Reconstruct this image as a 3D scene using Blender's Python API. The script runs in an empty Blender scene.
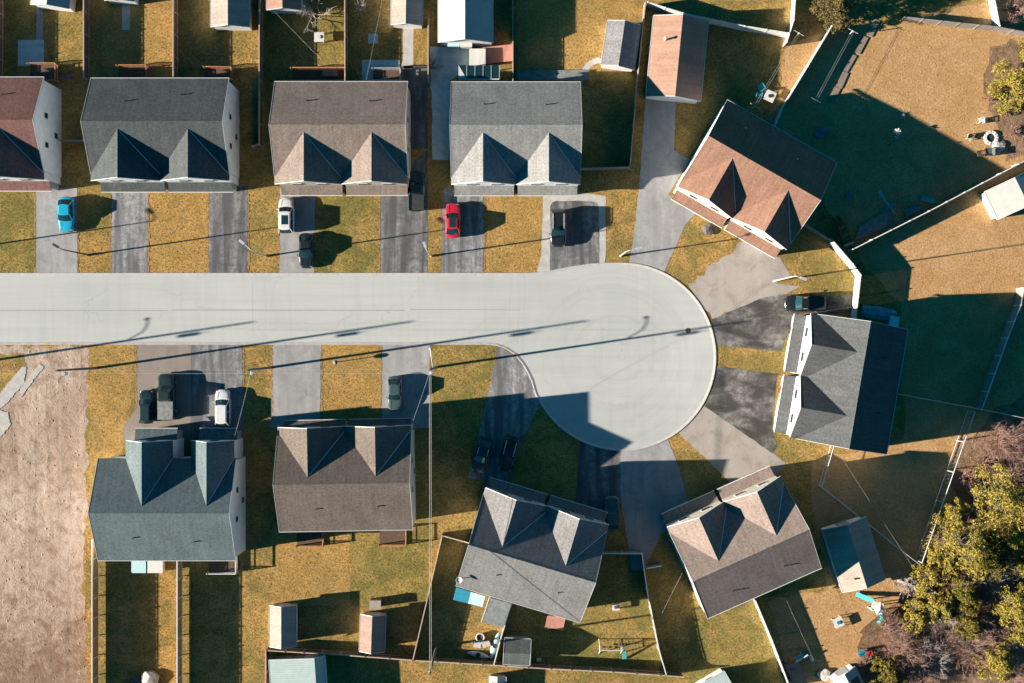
import bpy, bmesh, math, random
from mathutils import Vector, Matrix
random.seed(7)
R = math.radians
C = bpy.context.scene.collection
S = 0.125            # metres per photo pixel on the ground
H = 137.5            # camera height
EL, AZ = R(17.2), R(8.4)

def g(px, py, h=0.0):
    """world x, y of the point at height h that the drone sees at photo pixel px, py"""
    k = S * (1 - h / H)
    return Vector(((px - 512) * k, (341.5 - py) * k, h))
def gp(px, py):      # a position on the ground sheet measured in photo pixels
    return Vector(((px - 512) * S, (341.5 - py) * S, 0))

# ------------------------------------------------------------------ materials
def lin(c):
    return tuple(((v / 255) / 12.92 if v / 255 <= .04045 else ((v / 255 + .055) / 1.055) ** 2.4) for v in c)
def newmat(name):
    m = bpy.data.materials.new(name); m.use_nodes = True
    nt = m.node_tree; b = nt.nodes['Principled BSDF']
    return m, nt, b
def ramp(nt, fac, stops):
    r = nt.nodes.new('ShaderNodeValToRGB'); cr = r.color_ramp
    while len(cr.elements) > 1: cr.elements.remove(cr.elements[-1])
    cr.elements[0].position = stops[0][0]; cr.elements[0].color = (*stops[0][1], 1)
    for p, c in stops[1:]:
        e = cr.elements.new(p); e.color = (*c, 1)
    nt.links.new(fac, r.inputs[0]); return r.outputs[0]
def noise(nt, co, scale, detail=4, rough=.6, dist=0):
    n = nt.nodes.new('ShaderNodeTexNoise'); n.inputs['Scale'].default_value = scale
    n.inputs['Detail'].default_value = detail; n.inputs['Roughness'].default_value = rough
    n.inputs['Distortion'].default_value = dist
    nt.links.new(co, n.inputs['Vector']); return n.outputs['Fac']
def coords(nt, scale=None, rot=None):
    t = nt.nodes.new('ShaderNodeTexCoord'); o = t.outputs['Object']
    if scale or rot:
        mp = nt.nodes.new('ShaderNodeMapping')
        if scale: mp.inputs['Scale'].default_value = scale
        if rot: mp.inputs['Rotation'].default_value = rot
        nt.links.new(o, mp.inputs['Vector']); o = mp.outputs[0]
    return o
def mix(nt, f, a, b, mode='MIX'):
    x = nt.nodes.new('ShaderNodeMix'); x.data_type = 'RGBA'; x.blend_type = mode
    if isinstance(f, (int, float)): x.inputs[0].default_value = f
    else: nt.links.new(f, x.inputs[0])
    for s, v in ((x.inputs[6], a), (x.inputs[7], b)):
        if isinstance(v, tuple): s.default_value = (*v, 1)
        else: nt.links.new(v, s)
    return x.outputs[2]
def bump(nt, b, fac, strength, dist):
    u = nt.nodes.new('ShaderNodeBump'); u.inputs['Strength'].default_value = strength
    u.inputs['Distance'].default_value = dist
    nt.links.new(fac, u.inputs['Height']); nt.links.new(u.outputs[0], b.inputs['Normal'])
def scl(c, k): return tuple(max(0, v * k) for v in c)

def flat(name, c, rough=.6, var=.12, scale=3, metal=0, bmp=0, spec=.3, coat=0):
    m, nt, b = newmat(name)
    co = coords(nt); n = noise(nt, co, scale)
    nt.links.new(ramp(nt, n, [(.3, scl(c, 1 - var)), (.7, scl(c, 1 + var))]), b.inputs['Base Color'])
    b.inputs['Roughness'].default_value = rough; b.inputs['Metallic'].default_value = metal
    b.inputs['Specular IOR Level'].default_value = spec; b.inputs['Coat Weight'].default_value = coat
    if bmp: bump(nt, b, noise(nt, co, scale * 4), bmp, .02)
    return m
def shingle(name, c, var=.62):
    m, nt, b = newmat(name); co = coords(nt)
    f = noise(nt, co, 4.2, 6, .82); l = noise(nt, co, .35, 4, .6)
    col = ramp(nt, f, [(.25, scl(c, 1 - var)), (.5, c), (.78, scl(c, 1 + var))])
    dirt = ramp(nt, l, [(.3, (.86, .86, .86)), (.7, (1.12, 1.11, 1.1))])
    # long weather streaks down the slope
    st = noise(nt, coords(nt, (1.2, .06, .06)), 2.2, 3, .6)
    stk = ramp(nt, st, [(.35, (.9, .9, .9)), (.65, (1.07, 1.07, 1.07))])
    w = nt.nodes.new('ShaderNodeTexWave'); w.wave_type = 'BANDS'; w.bands_direction = 'Y'
    w.inputs['Scale'].default_value = 1.25; w.inputs['Distortion'].default_value = 1.2; w.inputs['Detail'].default_value = 2
    nt.links.new(co, w.inputs['Vector'])
    crs = ramp(nt, w.outputs['Fac'], [(0, (.96, .96, .96)), (.3, (1.01, 1.01, 1.01))])
    out = mix(nt, 1, mix(nt, 1, mix(nt, 1, col, dirt, 'MULTIPLY'), stk, 'MULTIPLY'), crs, 'MULTIPLY')
    nt.links.new(out, b.inputs['Base Color'])
    b.inputs['Roughness'].default_value = .95; b.inputs['Specular IOR Level'].default_value = .1
    bump(nt, b, f, .35, .03)
    return m
def grass(name, a, bcol, dark, tuft=1.0, blotch=(.60, .62, .60)):
    """dry turf: straw a, greener patches bcol, dark thatch between the tufts"""
    m, nt, b = newmat(name); co = coords(nt)
    big = noise(nt, co, .21, 6, .7, .8); mid = noise(nt, co, .8, 6, .75, .5); fine = noise(nt, co, 3.6, 6, .85)
    base = mix(nt, ramp(nt, big, [(.42, (0, 0, 0)), (.56, (.9,) * 3)]), a, bcol)
    base = mix(nt, 1, base, ramp(nt, mid, [(.30, blotch), (.5, (1, 1, 1)), (.70, (1.13, 1.14, 1.2))]), 'MULTIPLY')
    base = mix(nt, ramp(nt, fine, [(.40, (.9 * tuft,) * 3), (.53, (0, 0, 0))]), base, dark)
    base = mix(nt, ramp(nt, fine, [(.55, (0, 0, 0)), (.70, (.65,) * 3)]), base, scl(a, 1.5))
    nt.links.new(base, b.inputs['Base Color'])
    b.inputs['Roughness'].default_value = 1; b.inputs['Specular IOR Level'].default_value = .05
    bump(nt, b, fine, .5, .08)
    return m
def pave(name, c, light, dark, streak=(1.6, .16, 1), contrast=.55, rot=0):
    """asphalt: worn pale tyre tracks that run along the drive, dark damp patches, grit"""
    m, nt, b = newmat(name); co = coords(nt)
    st = noise(nt, coords(nt, streak, (0, 0, rot)), .55, 3, .55, .4); wash = noise(nt, co, 1.6, 6, .8, .6)
    pt = noise(nt, co, .55, 6, .7, .5); fine = noise(nt, co, 9, 4, .8)
    wt = mix(nt, 1, ramp(nt, st, [(.40, (0, 0, 0)), (.66, (1, 1, 1))]), ramp(nt, wash, [(.36, (.1,) * 3), (.62, (contrast * 1.35,) * 3)]), 'MULTIPLY')
    base = mix(nt, wt, c, light)
    base = mix(nt, ramp(nt, pt, [(.3, (.6,) * 3), (.52, (0, 0, 0))]), base, dark)
    base = mix(nt, 1, base, ramp(nt, fine, [(.3, (.78,) * 3), (.7, (1.2,) * 3)]), 'MULTIPLY')
    nt.links.new(base, b.inputs['Base Color'])
    b.inputs['Roughness'].default_value = .9; b.inputs['Specular IOR Level'].default_value = .2
    bump(nt, b, fine, .25, .02)
    return m
def dirt(name, a, b2, dark, scale=1, south=None):
    m, nt, b = newmat(name); co = coords(nt)
    big = noise(nt, co, .09 * scale, 6, .65, .6); mid = noise(nt, co, .7 * scale, 6, .75, .4); fine = noise(nt, co, 4 * scale, 6, .8)
    base = mix(nt, ramp(nt, big, [(.4, (0, 0, 0)), (.62, (1, 1, 1))]), a, b2)
    base = mix(nt, ramp(nt, mid, [(.34, (.85,) * 3), (.52, (0, 0, 0))]), base, dark)
    base = mix(nt, ramp(nt, fine, [(.33, (.7,) * 3), (.47, (0, 0, 0))]), base, scl(dark, .6))
    base = mix(nt, ramp(nt, fine, [(.6, (0, 0, 0)), (.78, (.6,) * 3)]), base, scl(a, 1.5))
    if south:
        tk = noise(nt, coords(nt, (1, .045, 1), (0, 0, R(-4))), 1.1, 5, .65, .5)
        base = mix(nt, 1, base, ramp(nt, tk, [(.3, (.78, .77, .76)), (.5, (1, 1, 1)), (.7, (1.16, 1.17, 1.19))]), 'MULTIPLY')
        # brown leaf litter that gathers towards the far end of the lot
        sx = nt.nodes.new('ShaderNodeSeparateXYZ'); nt.links.new(co, sx.inputs[0])
        mr = nt.nodes.new('ShaderNodeMapRange'); mr.inputs[1].default_value, mr.inputs[2].default_value = -26, -44
        mr.inputs[3].default_value, mr.inputs[4].default_value = -.12, .22; nt.links.new(sx.outputs[1], mr.inputs[0])
        ad = nt.nodes.new('ShaderNodeMath'); ad.operation = 'ADD'; nt.links.new(mr.outputs[0], ad.inputs[0])
        nt.links.new(noise(nt, co, .45, 7, .8, .6), ad.inputs[1])
        base = mix(nt, ramp(nt, ad.outputs[0], [(.5, (0, 0, 0)), (.66, (.6,) * 3)]), base, south)
    nt.links.new(base, b.inputs['Base Color'])
    b.inputs['Roughness'].default_value = 1; b.inputs['Specular IOR Level'].default_value = .05
    bump(nt, b, mid, .7, .2)
    return m
def siding(name, c, axis='Z', freq=2.2, var=.1):
    m, nt, b = newmat(name); co = coords(nt)
    w = nt.nodes.new('ShaderNodeTexWave'); w.wave_type = 'BANDS'; w.bands_direction = axis
    w.inputs['Scale'].default_value = freq; nt.links.new(co, w.inputs['Vector'])
    n = noise(nt, co, 1.5)
    col = mix(nt, 1, ramp(nt, n, [(.3, scl(c, 1 - var)), (.7, scl(c, 1 + var * .6))]),
              ramp(nt, w.outputs['Fac'], [(0, (.8,) * 3), (.2, (1, 1, 1))]), 'MULTIPLY')
    nt.links.new(col, b.inputs['Base Color']); b.inputs['Roughness'].default_value = .6
    b.inputs['Specular IOR Level'].default_value = .25
    return m
def paint(name, c, metal=.0):
    m, nt, b = newmat(name)
    n = noise(nt, coords(nt), 2.5)
    nt.links.new(ramp(nt, n, [(.3, scl(c, .93)), (.7, scl(c, 1.06))]), b.inputs['Base Color'])
    b.inputs['Roughness'].default_value = .32; b.inputs['Coat Weight'].default_value = .7
    b.inputs['Coat Roughness'].default_value = .06; b.inputs['Metallic'].default_value = metal
    return m
def glassy(name, c=(.012, .02, .024)):
    m, nt, b = newmat(name)
    nt.links.new(ramp(nt, noise(nt, coords(nt), 1.5), [(.3, c), (.7, scl(c, 1.5))]), b.inputs['Base Color'])
    b.inputs['Roughness'].default_value = .06; b.inputs['Specular IOR Level'].default_value = .7
    return m

M = dict(
    lawn=grass('golden_lawn', (.45, .275, .092), (.23, .185, .06), (.13, .094, .036)),
    drylawn=grass('dry_tan_lawn', (.50, .315, .155), (.44, .265, .115), (.25, .15, .07), .75, (.8, .79, .76)),
    lawn_green=grass('olive_green_lawn', (.36, .25, .082), (.185, .17, .05), (.10, .085, .03)),
    lawn_straw=grass('straw_gold_lawn', (.47, .285, .098), (.36, .235, .08), (.19, .125, .045), 1, (.72, .71, .68)),
    road=None,
    dirt=dirt('sandy_lot', (.47, .37, .30), (.37, .275, .21), (.25, .165, .115), 1, (.15, .085, .045)),
    litter=dirt('forest_litter', (.30, .20, .14), (.17, .11, .065), (.08, .055, .035), 1.4),
    drv_light=pave('light_drive', (.28, .28, .285), (.44, .44, .445), (.18, .18, .18), contrast=.5),
    drv_mid=pave('mid_drive', (.13, .135, .142), (.46, .46, .46), (.085, .085, .09), contrast=.75),
    drv_dark=pave('dark_drive', (.09, .094, .10), (.36, .36, .365), (.055, .055, .058), contrast=.6),
    drv_beige=pave('beige_gravel_drive', (.24, .205, .18), (.31, .275, .245), (.17, .14, .115), contrast=.4),
    drv_black=pave('black_drive', (.06, .057, .056), (.36, .35, .33), (.04, .038, .037), (.5, 1.2, 1), .55, R(20)),
    drv_conc=pave('concrete_drive', (.34, .31, .28), (.42, .39, .36), (.20, .165, .14), contrast=.4, rot=R(35)),
    concrete=flat('pale_concrete', (.42, .41, .39), .9, .16, 1.2, bmp=.2),
    kerb=flat('kerb_concrete', (.42, .41, .40), .85, .12, 2),
    white=flat('white_trim', (.60, .60, .58), .5, .06),
    trim=flat('pale_flashing', (.50, .53, .53), .4, .08),
    wsiding=siding('white_siding', (.80, .81, .81)),
    bsiding=siding('beige_siding', (.52, .47, .40)),
    gsiding=siding('grey_siding', (.34, .36, .37)),
    brick=siding('pink_brick', (.36, .22, .18), 'Z', 4.2, .2),
    fence_gold=siding('golden_cedar', (.44, .25, .085), 'Y', 3.2, .3),
    fence_brown=siding('brown_boards', (.17, .105, .07), 'X', 3.2, .3),
    fence_grey=siding('weathered_grey_boards', (.30, .275, .25), 'X', 3.2, .25),
    fence_tan=siding('tan_boards', (.52, .40, .30), 'X', 3.2, .2),
    vinyl=flat('white_vinyl', (.66, .66, .64), .35, .05),
    galv=flat('galvanised_steel', (.55, .56, .56), .35, .1, metal=.35),
    cedar=flat('orange_cedar', (.48, .22, .10), .7, .25, 4),
    dkwood=flat('dark_wood', (.10, .065, .045), .8, .3, 4),
    pole=flat('weathered_pole', (.15, .125, .105), .85, .25, 5),
    metal=flat('pale_metal', (.62, .63, .63), .35, .08, metal=.4),
    dkmetal=flat('dark_metal', (.06, .065, .07), .4, .2, metal=.4),
    wire=flat('grey_wire', (.42, .43, .43), .5, .1),
    glass=glassy('window_glass'),
    cglass=glassy('tinted_car_glass', (.008, .03, .036)),
    tyre=flat('tyre_rubber', (.018, .018, .018), .9, .2),
    rim=flat('alloy_rim', (.45, .46, .47), .3, .1, metal=.7),
    lamp=flat('lamp_lens', (.75, .76, .76), .15, .05),
    red=flat('red_lens', (.35, .01, .01), .25, .1),
    teal=flat('teal_plastic', (.05, .38, .42), .45, .1),
    blue=flat('blue_plastic', (.03, .22, .32), .45, .12),
    tarpblue=flat('blue_tarp', (.04, .28, .36), .6, .25, 1.5, bmp=.4),
    paleblue=flat('pale_blue_canvas', (.42, .62, .66), .7, .1),
    pinkdeck=siding('pink_deck_boards', (.50, .24, .19), 'X', 3.0, .2),
    stone=flat('pale_stone', (.48, .44, .39), .95, .3, 2.5, bmp=.5),
    dstone=flat('dark_stone', (.11, .10, .095), .95, .35, 3, bmp=.5),
    ash=flat('charcoal_ash', (.03, .032, .036), 1, .3),
    hullwood=flat('varnished_hull', (.36, .17, .05), .45, .3, 3),
    mesh_grey=flat('grey_mesh_cover', (.20, .215, .215), .9, .3, 2.5, bmp=.4),
    bark=flat('grey_bark', (.22, .18, .15), .95, .3, 6),
    twig_pink=flat('pinkish_twigs', (.34, .21, .17), .95, .25, 2),
    twig_grey=flat('pale_grey_twigs', (.40, .35, .31), .95, .2, 2),
    redpaint=flat('red_lettering', (.45, .05, .05), .6, .1),
)
def leafmat(name, a, b2):
    m, nt, b = newmat(name); co = coords(nt)
    n = noise(nt, co, .8, 4, .7); f = noise(nt, co, 6, 3, .7)
    col = mix(nt, ramp(nt, n, [(.4, (0, 0, 0)), (.62, (1, 1, 1))]), a, b2)
    col = mix(nt, 1, col, ramp(nt, f, [(.3, (.6,) * 3), (.7, (1.3,) * 3)]), 'MULTIPLY')
    nt.links.new(col, b.inputs['Base Color']); b.inputs['Roughness'].default_value = .8
    b.inputs['Specular IOR Level'].default_value = .15
    return m
M['leaf_gold'] = leafmat('golden_green_needles', (.40, .31, .06), (.23, .195, .04))
M['leaf_olive'] = leafmat('olive_needles', (.20, .155, .06), (.12, .10, .04))
M['leaf_dark'] = leafmat('dark_needles', (.14, .125, .025), (.22, .175, .03))

def road_mat():
    m, nt, b = newmat('pale_worn_road'); co = coords(nt)
    big = noise(nt, co, .07, 5, .6, .8); st = noise(nt, coords(nt, (.05, 1, 1)), .8, 5, .7, .4)
    tr = noise(nt, coords(nt, (1, .07, 1)), .6, 4, .7, 1.0)
    fine = noise(nt, co, 7, 4, .8)
    base = mix(nt, ramp(nt, big, [(.35, (0, 0, 0)), (.7, (1, 1, 1))]), (.40, .42, .41), (.455, .47, .455))
    base = mix(nt, 1, base, ramp(nt, st, [(.3, (.93, .935, .94)), (.6, (1.02,) * 3)]), 'MULTIPLY')
    base = mix(nt, 1, base, ramp(nt, tr, [(.28, (.92, .925, .935)), (.5, (1.01,) * 3)]), 'MULTIPLY')
    sp = noise(nt, co, .5, 6, .8, .3)
    base = mix(nt, ramp(nt, sp, [(.22, (.5,) * 3), (.33, (0, 0, 0))]), base, (.33, .34, .33))
    # arcs that tyres leave round the turning circle
    vs = nt.nodes.new('ShaderNodeVectorMath'); vs.operation = 'DISTANCE'; nt.links.new(co, vs.inputs[0]); vs.inputs[1].default_value = ((622 - 512) * S, (341.5 - 356.7) * S, 0)
    cx = nt.nodes.new('ShaderNodeCombineXYZ'); nt.links.new(vs.outputs['Value'], cx.inputs[0])
    mp = nt.nodes.new('ShaderNodeMapping'); mp.inputs['Scale'].default_value = (.16, .09, .03); nt.links.new(co, mp.inputs['Vector'])
    va = nt.nodes.new('ShaderNodeVectorMath'); va.operation = 'ADD'; nt.links.new(cx.outputs[0], va.inputs[0]); nt.links.new(mp.outputs[0], va.inputs[1])
    arc = noise(nt, va.outputs[0], .9, 5, .7, .2)
    near = nt.nodes.new('ShaderNodeMapRange'); near.inputs[1].default_value, near.inputs[2].default_value = 9, 15; near.inputs[3].default_value, near.inputs[4].default_value = 1, 0
    nt.links.new(vs.outputs['Value'], near.inputs[0])
    base = mix(nt, near.outputs[0], base, mix(nt, 1, base, ramp(nt, arc, [(.34, (.92, .925, .935)), (.5, (1, 1, 1)), (.66, (1.02,) * 3)]), 'MULTIPLY'))
    # hairline cracks and old oil drips
    vo = nt.nodes.new('ShaderNodeTexVoronoi'); vo.feature = 'DISTANCE_TO_EDGE'; vo.inputs['Scale'].default_value = .11
    wp = nt.nodes.new('ShaderNodeMix'); wp.data_type = 'VECTOR'; wp.inputs[0].default_value = .06; nt.links.new(co, wp.inputs[4])
    nn = nt.nodes.new('ShaderNodeTexNoise'); nn.inputs['Scale'].default_value = .8; nn.inputs['Detail'].default_value = 6; nt.links.new(co, nn.inputs['Vector'])
    sc_ = nt.nodes.new('ShaderNodeVectorMath'); sc_.operation = 'SCALE'; sc_.inputs['Scale'].default_value = 30; nt.links.new(nn.outputs['Color'], sc_.inputs[0]); nt.links.new(sc_.outputs[0], wp.inputs[5])
    nt.links.new(wp.outputs[1], vo.inputs['Vector'])
    crk = ramp(nt, vo.outputs['Distance'], [(0, (.4,) * 3), (.004, (.22,) * 3), (.009, (0, 0, 0))])
    base = mix(nt, mix(nt, 1, crk, ramp(nt, noise(nt, co, .12, 3), [(.5, (0, 0, 0)), (.62, (1, 1, 1))]), 'MULTIPLY'), base, (.25, .26, .26))
    base = mix(nt, 1, base, ramp(nt, fine, [(.3, (.94,) * 3), (.7, (1.05,) * 3)]), 'MULTIPLY')
    nt.links.new(base, b.inputs['Base Color']); b.inputs['Roughness'].default_value = .9
    b.inputs['Specular IOR Level'].default_value = .2
    bump(nt, b, fine, .08, .01)
    return m
M['road'] = road_mat()

# ------------------------------------------------------------------ mesh helpers
class MB:
    def __init__(s): s.v = []; s.f = []
    def add(s, vs, fs):
        o = len(s.v); s.v += [tuple(v) for v in vs]; s.f += [[i + o for i in f] for f in fs]; return s
    def box(s, x0, x1, y0, y1, z0, z1):
        return s.add([(x, y, z) for z in (z0, z1) for x, y in ((x0, y0), (x1, y0), (x1, y1), (x0, y1))],
                     [(3, 2, 1, 0), (4, 5, 6, 7), (0, 1, 5, 4), (1, 2, 6, 5), (2, 3, 7, 6), (3, 0, 4, 7)])
    def obox(s, c, ang, lx, ly, z0, z1):
        ca, sa = math.cos(ang), math.sin(ang); P = []
        for z in (z0, z1):
            for x, y in ((-lx, -ly), (lx, -ly), (lx, ly), (-lx, ly)):
                P.append((c[0] + x * ca - y * sa, c[1] + x * sa + y * ca, z))
        return s.add(P, [(3, 2, 1, 0), (4, 5, 6, 7), (0, 1, 5, 4), (1, 2, 6, 5), (2, 3, 7, 6), (3, 0, 4, 7)])
    def prism(s, poly, z0, z1):
        if area(poly) < 0: poly = poly[::-1]
        n = len(poly)
        return s.add([(p[0], p[1], z0) for p in poly] + [(p[0], p[1], z1) for p in poly],
                     [list(range(n))[::-1], list(range(n, 2 * n))] + [(i, (i + 1) % n, n + (i + 1) % n, n + i) for i in range(n)])
    def slab(s, top, t):     # a sloped plate: polygon in 3D, thickness straight down
        n = len(top)
        if area(top) < 0: top = top[::-1]
        return s.add([tuple(p) for p in top] + [(p[0], p[1], p[2] - t) for p in top],
                     [list(range(n)), list(range(n, 2 * n))[::-1]] + [(i, n + i, n + (i + 1) % n, (i + 1) % n) for i in range(n)])
    def tube(s, a, b, r0, r1=None, n=6, caps=True):
        a, b = Vector(a), Vector(b); r1 = r0 if r1 is None else r1
        d = (b - a)
        if d.length < 1e-6: return s
        d.normalize(); u = d.orthogonal().normalized(); w = d.cross(u)
        P = []
        for c, r in ((a, r0), (b, r1)):
            for i in range(n):
                t = 2 * math.pi * i / n; P.append(c + (u * math.cos(t) + w * math.sin(t)) * r)
        F = [(i, (i + 1) % n, n + (i + 1) % n, n + i) for i in range(n)]
        if caps: F += [list(range(n))[::-1], list(range(n, 2 * n))]
        return s.add(P, F)
    def path(s, pts, r, n=6):
        for a, b in zip(pts, pts[1:]): s.tube(a, b, r, r, n)
        return s
    def lathe(s, c, prof, n=16, axis='z'):
        P = []; m = len(prof)
        for r, z in prof:
            for i in range(n):
                t = 2 * math.pi * i / n; x, y = r * math.cos(t), r * math.sin(t)
                P.append((c[0] + x, c[1] + y, c[2] + z) if axis == 'z' else (c[0] + z, c[1] + x, c[2] + y))
        F = [(k * n + i, k * n + (i + 1) % n, (k + 1) * n + (i + 1) % n, (k + 1) * n + i) for k in range(m - 1) for i in range(n)]
        F += [list(range(n))[::-1], list(range((m - 1) * n, m * n))]
        return s.add(P, F)
    def build(s, name, mat, parent=None, smooth=False, centre=True, bevel=0):
        me = bpy.data.meshes.new(name)
        off = Vector((0, 0, 0))
        if parent is None and centre and s.v:
            xs = [v[0] for v in s.v]; ys = [v[1] for v in s.v]; zs = [v[2] for v in s.v]
            off = Vector(((min(xs) + max(xs)) / 2, (min(ys) + max(ys)) / 2, min(zs)))
        me.from_pydata([tuple(Vector(v) - off) for v in s.v], [], s.f); me.update()
        bm = bmesh.new(); bm.from_mesh(me); bmesh.ops.recalc_face_normals(bm, faces=bm.faces); bm.to_mesh(me); bm.free()
        o = bpy.data.objects.new(name, me); C.objects.link(o); o.location = off
        me.materials.append(M[mat] if isinstance(mat, str) else mat)
        if smooth:
            for p in me.polygons: p.use_smooth = True
        if parent is not None: o.parent = parent
        if bevel:
            bv = o.modifiers.new('edge', 'BEVEL'); bv.width = bevel; bv.segments = 2; bv.limit_method = 'ANGLE'
        return o
def area(p):
    return sum(p[i][0] * p[(i + 1) % len(p)][1] - p[(i + 1) % len(p)][0] * p[i][1] for i in range(len(p))) / 2
def tag(o, label=None, cat=None, group=None, kind=None):
    if label: o['label'] = label
    if cat: o['category'] = cat
    if group: o['group'] = group
    if kind: o['kind'] = kind
    return o
def thing(name, label, cat, loc, rz=0, group=None):
    o = bpy.data.objects.new(name, None); C.objects.link(o); o.empty_display_size = .3
    o.location = loc; o.rotation_euler = (0, 0, rz)
    return tag(o, label, cat, group)
def copy_tree(o, parent=None):
    c = o.copy(); C.objects.link(c); c.parent = parent
    for ch in list(o.children): copy_tree(ch, c)
    return c
def rnd(a, b): return random.uniform(a, b)

# ------------------------------------------------------------------ the ground
PAVED = []
def sheet(name, poly, z, mat, jit=0, seg=0):
    if name not in ('dry_lawn', 'forest_floor', 'lawn'): PAVED.append(poly)
    P = [gp(*p) for p in poly]
    if seg:
        Q = []
        for a, b in zip(P, P[1:] + P[:1]):
            k = max(1, int((b - a).length / seg))
            for i in range(k):
                q = a.lerp(b, i / k)
                if jit: q = q + Vector((rnd(-jit, jit), rnd(-jit, jit), 0))
                Q.append(q)
        P = Q
    if area(P) < 0: P = P[::-1]
    mb = MB(); mb.add([(p.x, p.y, 0) for p in P], [list(range(len(P)))])
    o = mb.build(name, mat, centre=False); o.location.z = z
    bm = bmesh.new(); bm.from_mesh(o.data)
    bmesh.ops.triangulate(bm, faces=bm.faces); bm.to_mesh(o.data); bm.free()
    return tag(o, kind='structure')
mb = MB(); mb.add([(-900, -900, 0), (900, -900, 0), (900, 900, 0), (-900, 900, 0)], [(0, 1, 2, 3)])
tag(mb.build('ground', 'lawn', centre=False), kind='structure')

sheet('dry_lawn', [(790, 40), (1300, -60), (1300, 740), (860, 740), (790, 690), (770, 600), (830, 590), (815, 520), (812, 460),
                   (905, 440), (900, 300), (866, 270), (850, 240), (770, 120)], .004, 'drylawn', .35, 1.2)
sheet('forest_floor', [(905, 590), (935, 560), (955, 470), (985, 420), (1030, 395), (1400, 395), (1400, 900), (850, 900), (858, 640), (880, 610)],
      .008, 'litter', .9, 1.5)
sheet('forest_floor', [(985, 60), (1000, 40), (1300, 30), (1300, 150), (1010, 160), (992, 118)], .008, 'litter', .7, 1.2)
sheet('dirt_lot', [(-500, 346), (60, 346), (92, 349), (88, 380), (87, 450), (86, 520), (84, 600), (86, 640), (88, 800), (-500, 900)], .004, 'dirt', .4, .9)

sheet('rough_ground', [(-40, 352), (20, 356), (30, 366), (14, 380), (4, 395), (-40, 420)], .012, M['lawn'], .5, .8)
for i, (mt, poly) in enumerate((('lawn_green', [(-60, 190), (35, 190), (35, 274), (-60, 274)]), ('lawn_straw', [(149, 190), (208, 190), (208, 274), (149, 274)]), ('lawn_green', [(316, 190), (380, 190), (380, 274), (316, 274)]),
        ('lawn_straw', [(485, 190), (543, 190), (540, 274), (485, 274)]), ('lawn_straw', [(90, -20), (175, -20), (175, 80), (90, 80)]), ('lawn_green', [(263, -20), (348, -20), (348, 80), (263, 80)]),
        ('lawn_straw', [(272, 530), (349, 530), (349, 606), (272, 604)]), ('lawn_green', [(350, 530), (432, 530), (425, 606), (350, 606)]), ('lawn_green', [(432, 343), (495, 343), (470, 476), (432, 480)]),
        ('lawn_green', [(690, 590), (756, 592), (790, 690), (690, 690)]), ('lawn_straw', [(322, 344), (381, 344), (381, 425), (322, 425)]), ('lawn_straw', [(88, 344), (136, 344), (122, 470), (90, 470)]),
        ('lawn_straw', [(516, -20), (640, -20), (634, 80), (516, 80)]), ('lawn_green', [(505, 560), (640, 556), (664, 668), (500, 664)]))):
    sheet('lawn', poly, .0035 + .0002 * i, mt, .25, .6)
# the road with its turning circle
CX, CY, CR = 622, 356.7, 92.5
def road_outline(gr=0):
    top = [(-500, 274.5), (530, 274.5), (545, 273.2), (560, 270.3), (575, 267.4), (590, 265.3), (606, 264.3)]
    P = [(x, y - gr) for x, y in top]
    for i in range(0, 61):
        a = -90 + i * (180 + 67.5) / 60
        P.append((CX + (CR + gr) * math.cos(R(a)), CY + (CR + gr) * math.sin(R(a))))
    low = [(533.5, 381), (529, 371), (523, 361.5), (516, 353.5), (507, 347.5), (497, 344), (486, 343), (-500, 343)]
    P += [(x - gr * k, y + gr * (1 - k * .4)) for (x, y), k in zip(low, (1, .9, .8, .6, .4, .2, 0, 0))]
    return P
road = sheet('road', road_outline(), .03, 'road')
kb = MB()
ring, ring1, ring2, ring3 = road_outline(-.9), road_outline(.6), road_outline(1.5), road_outline(1.9)
for i in range(len(ring) - 1):
    for (r0, z0), (r1, z1) in (((ring, .034), (ring1, .085)), ((ring1, .085), (ring2, .10)), ((ring2, .10), (ring3, -.02))):
        a, b, c, d = gp(*r0[i]), gp(*r0[i + 1]), gp(*r1[i + 1]), gp(*r1[i])
        a.z = b.z = z0; c.z = d.z = z1; kb.add([a, b, c, d], [(0, 1, 2, 3)])
tag(kb.build('kerb', 'kerb', centre=False), kind='structure')
jm = MB()
for x0, x1, y, w in ((-300, 168, 310.2, .05), (172, 405, 310, .055), (410, 520, 309.6, .04)):
    a, b = gp(x0, y), gp(x1, y + .3); jm.add([(a.x, a.y - w, 0), (b.x, b.y - w, 0), (b.x, b.y + w, 0), (a.x, a.y + w, 0)], [(0, 1, 2, 3)])
for x, y0, y1, w in ((252, 282, 338, .008),):
    a, b = gp(x, y0), gp(x + 1, y1); jm.add([(a.x - w, a.y, 0), (a.x + w, a.y, 0), (b.x + w, b.y, 0), (b.x - w, b.y, 0)], [(0, 1, 2, 3)])
jo = jm.build('road_joint_lines', flat('dark_joint_sealant', (.27, .275, .27), .8, .2), centre=False); jo.location.z = .034; tag(jo, kind='structure')

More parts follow.
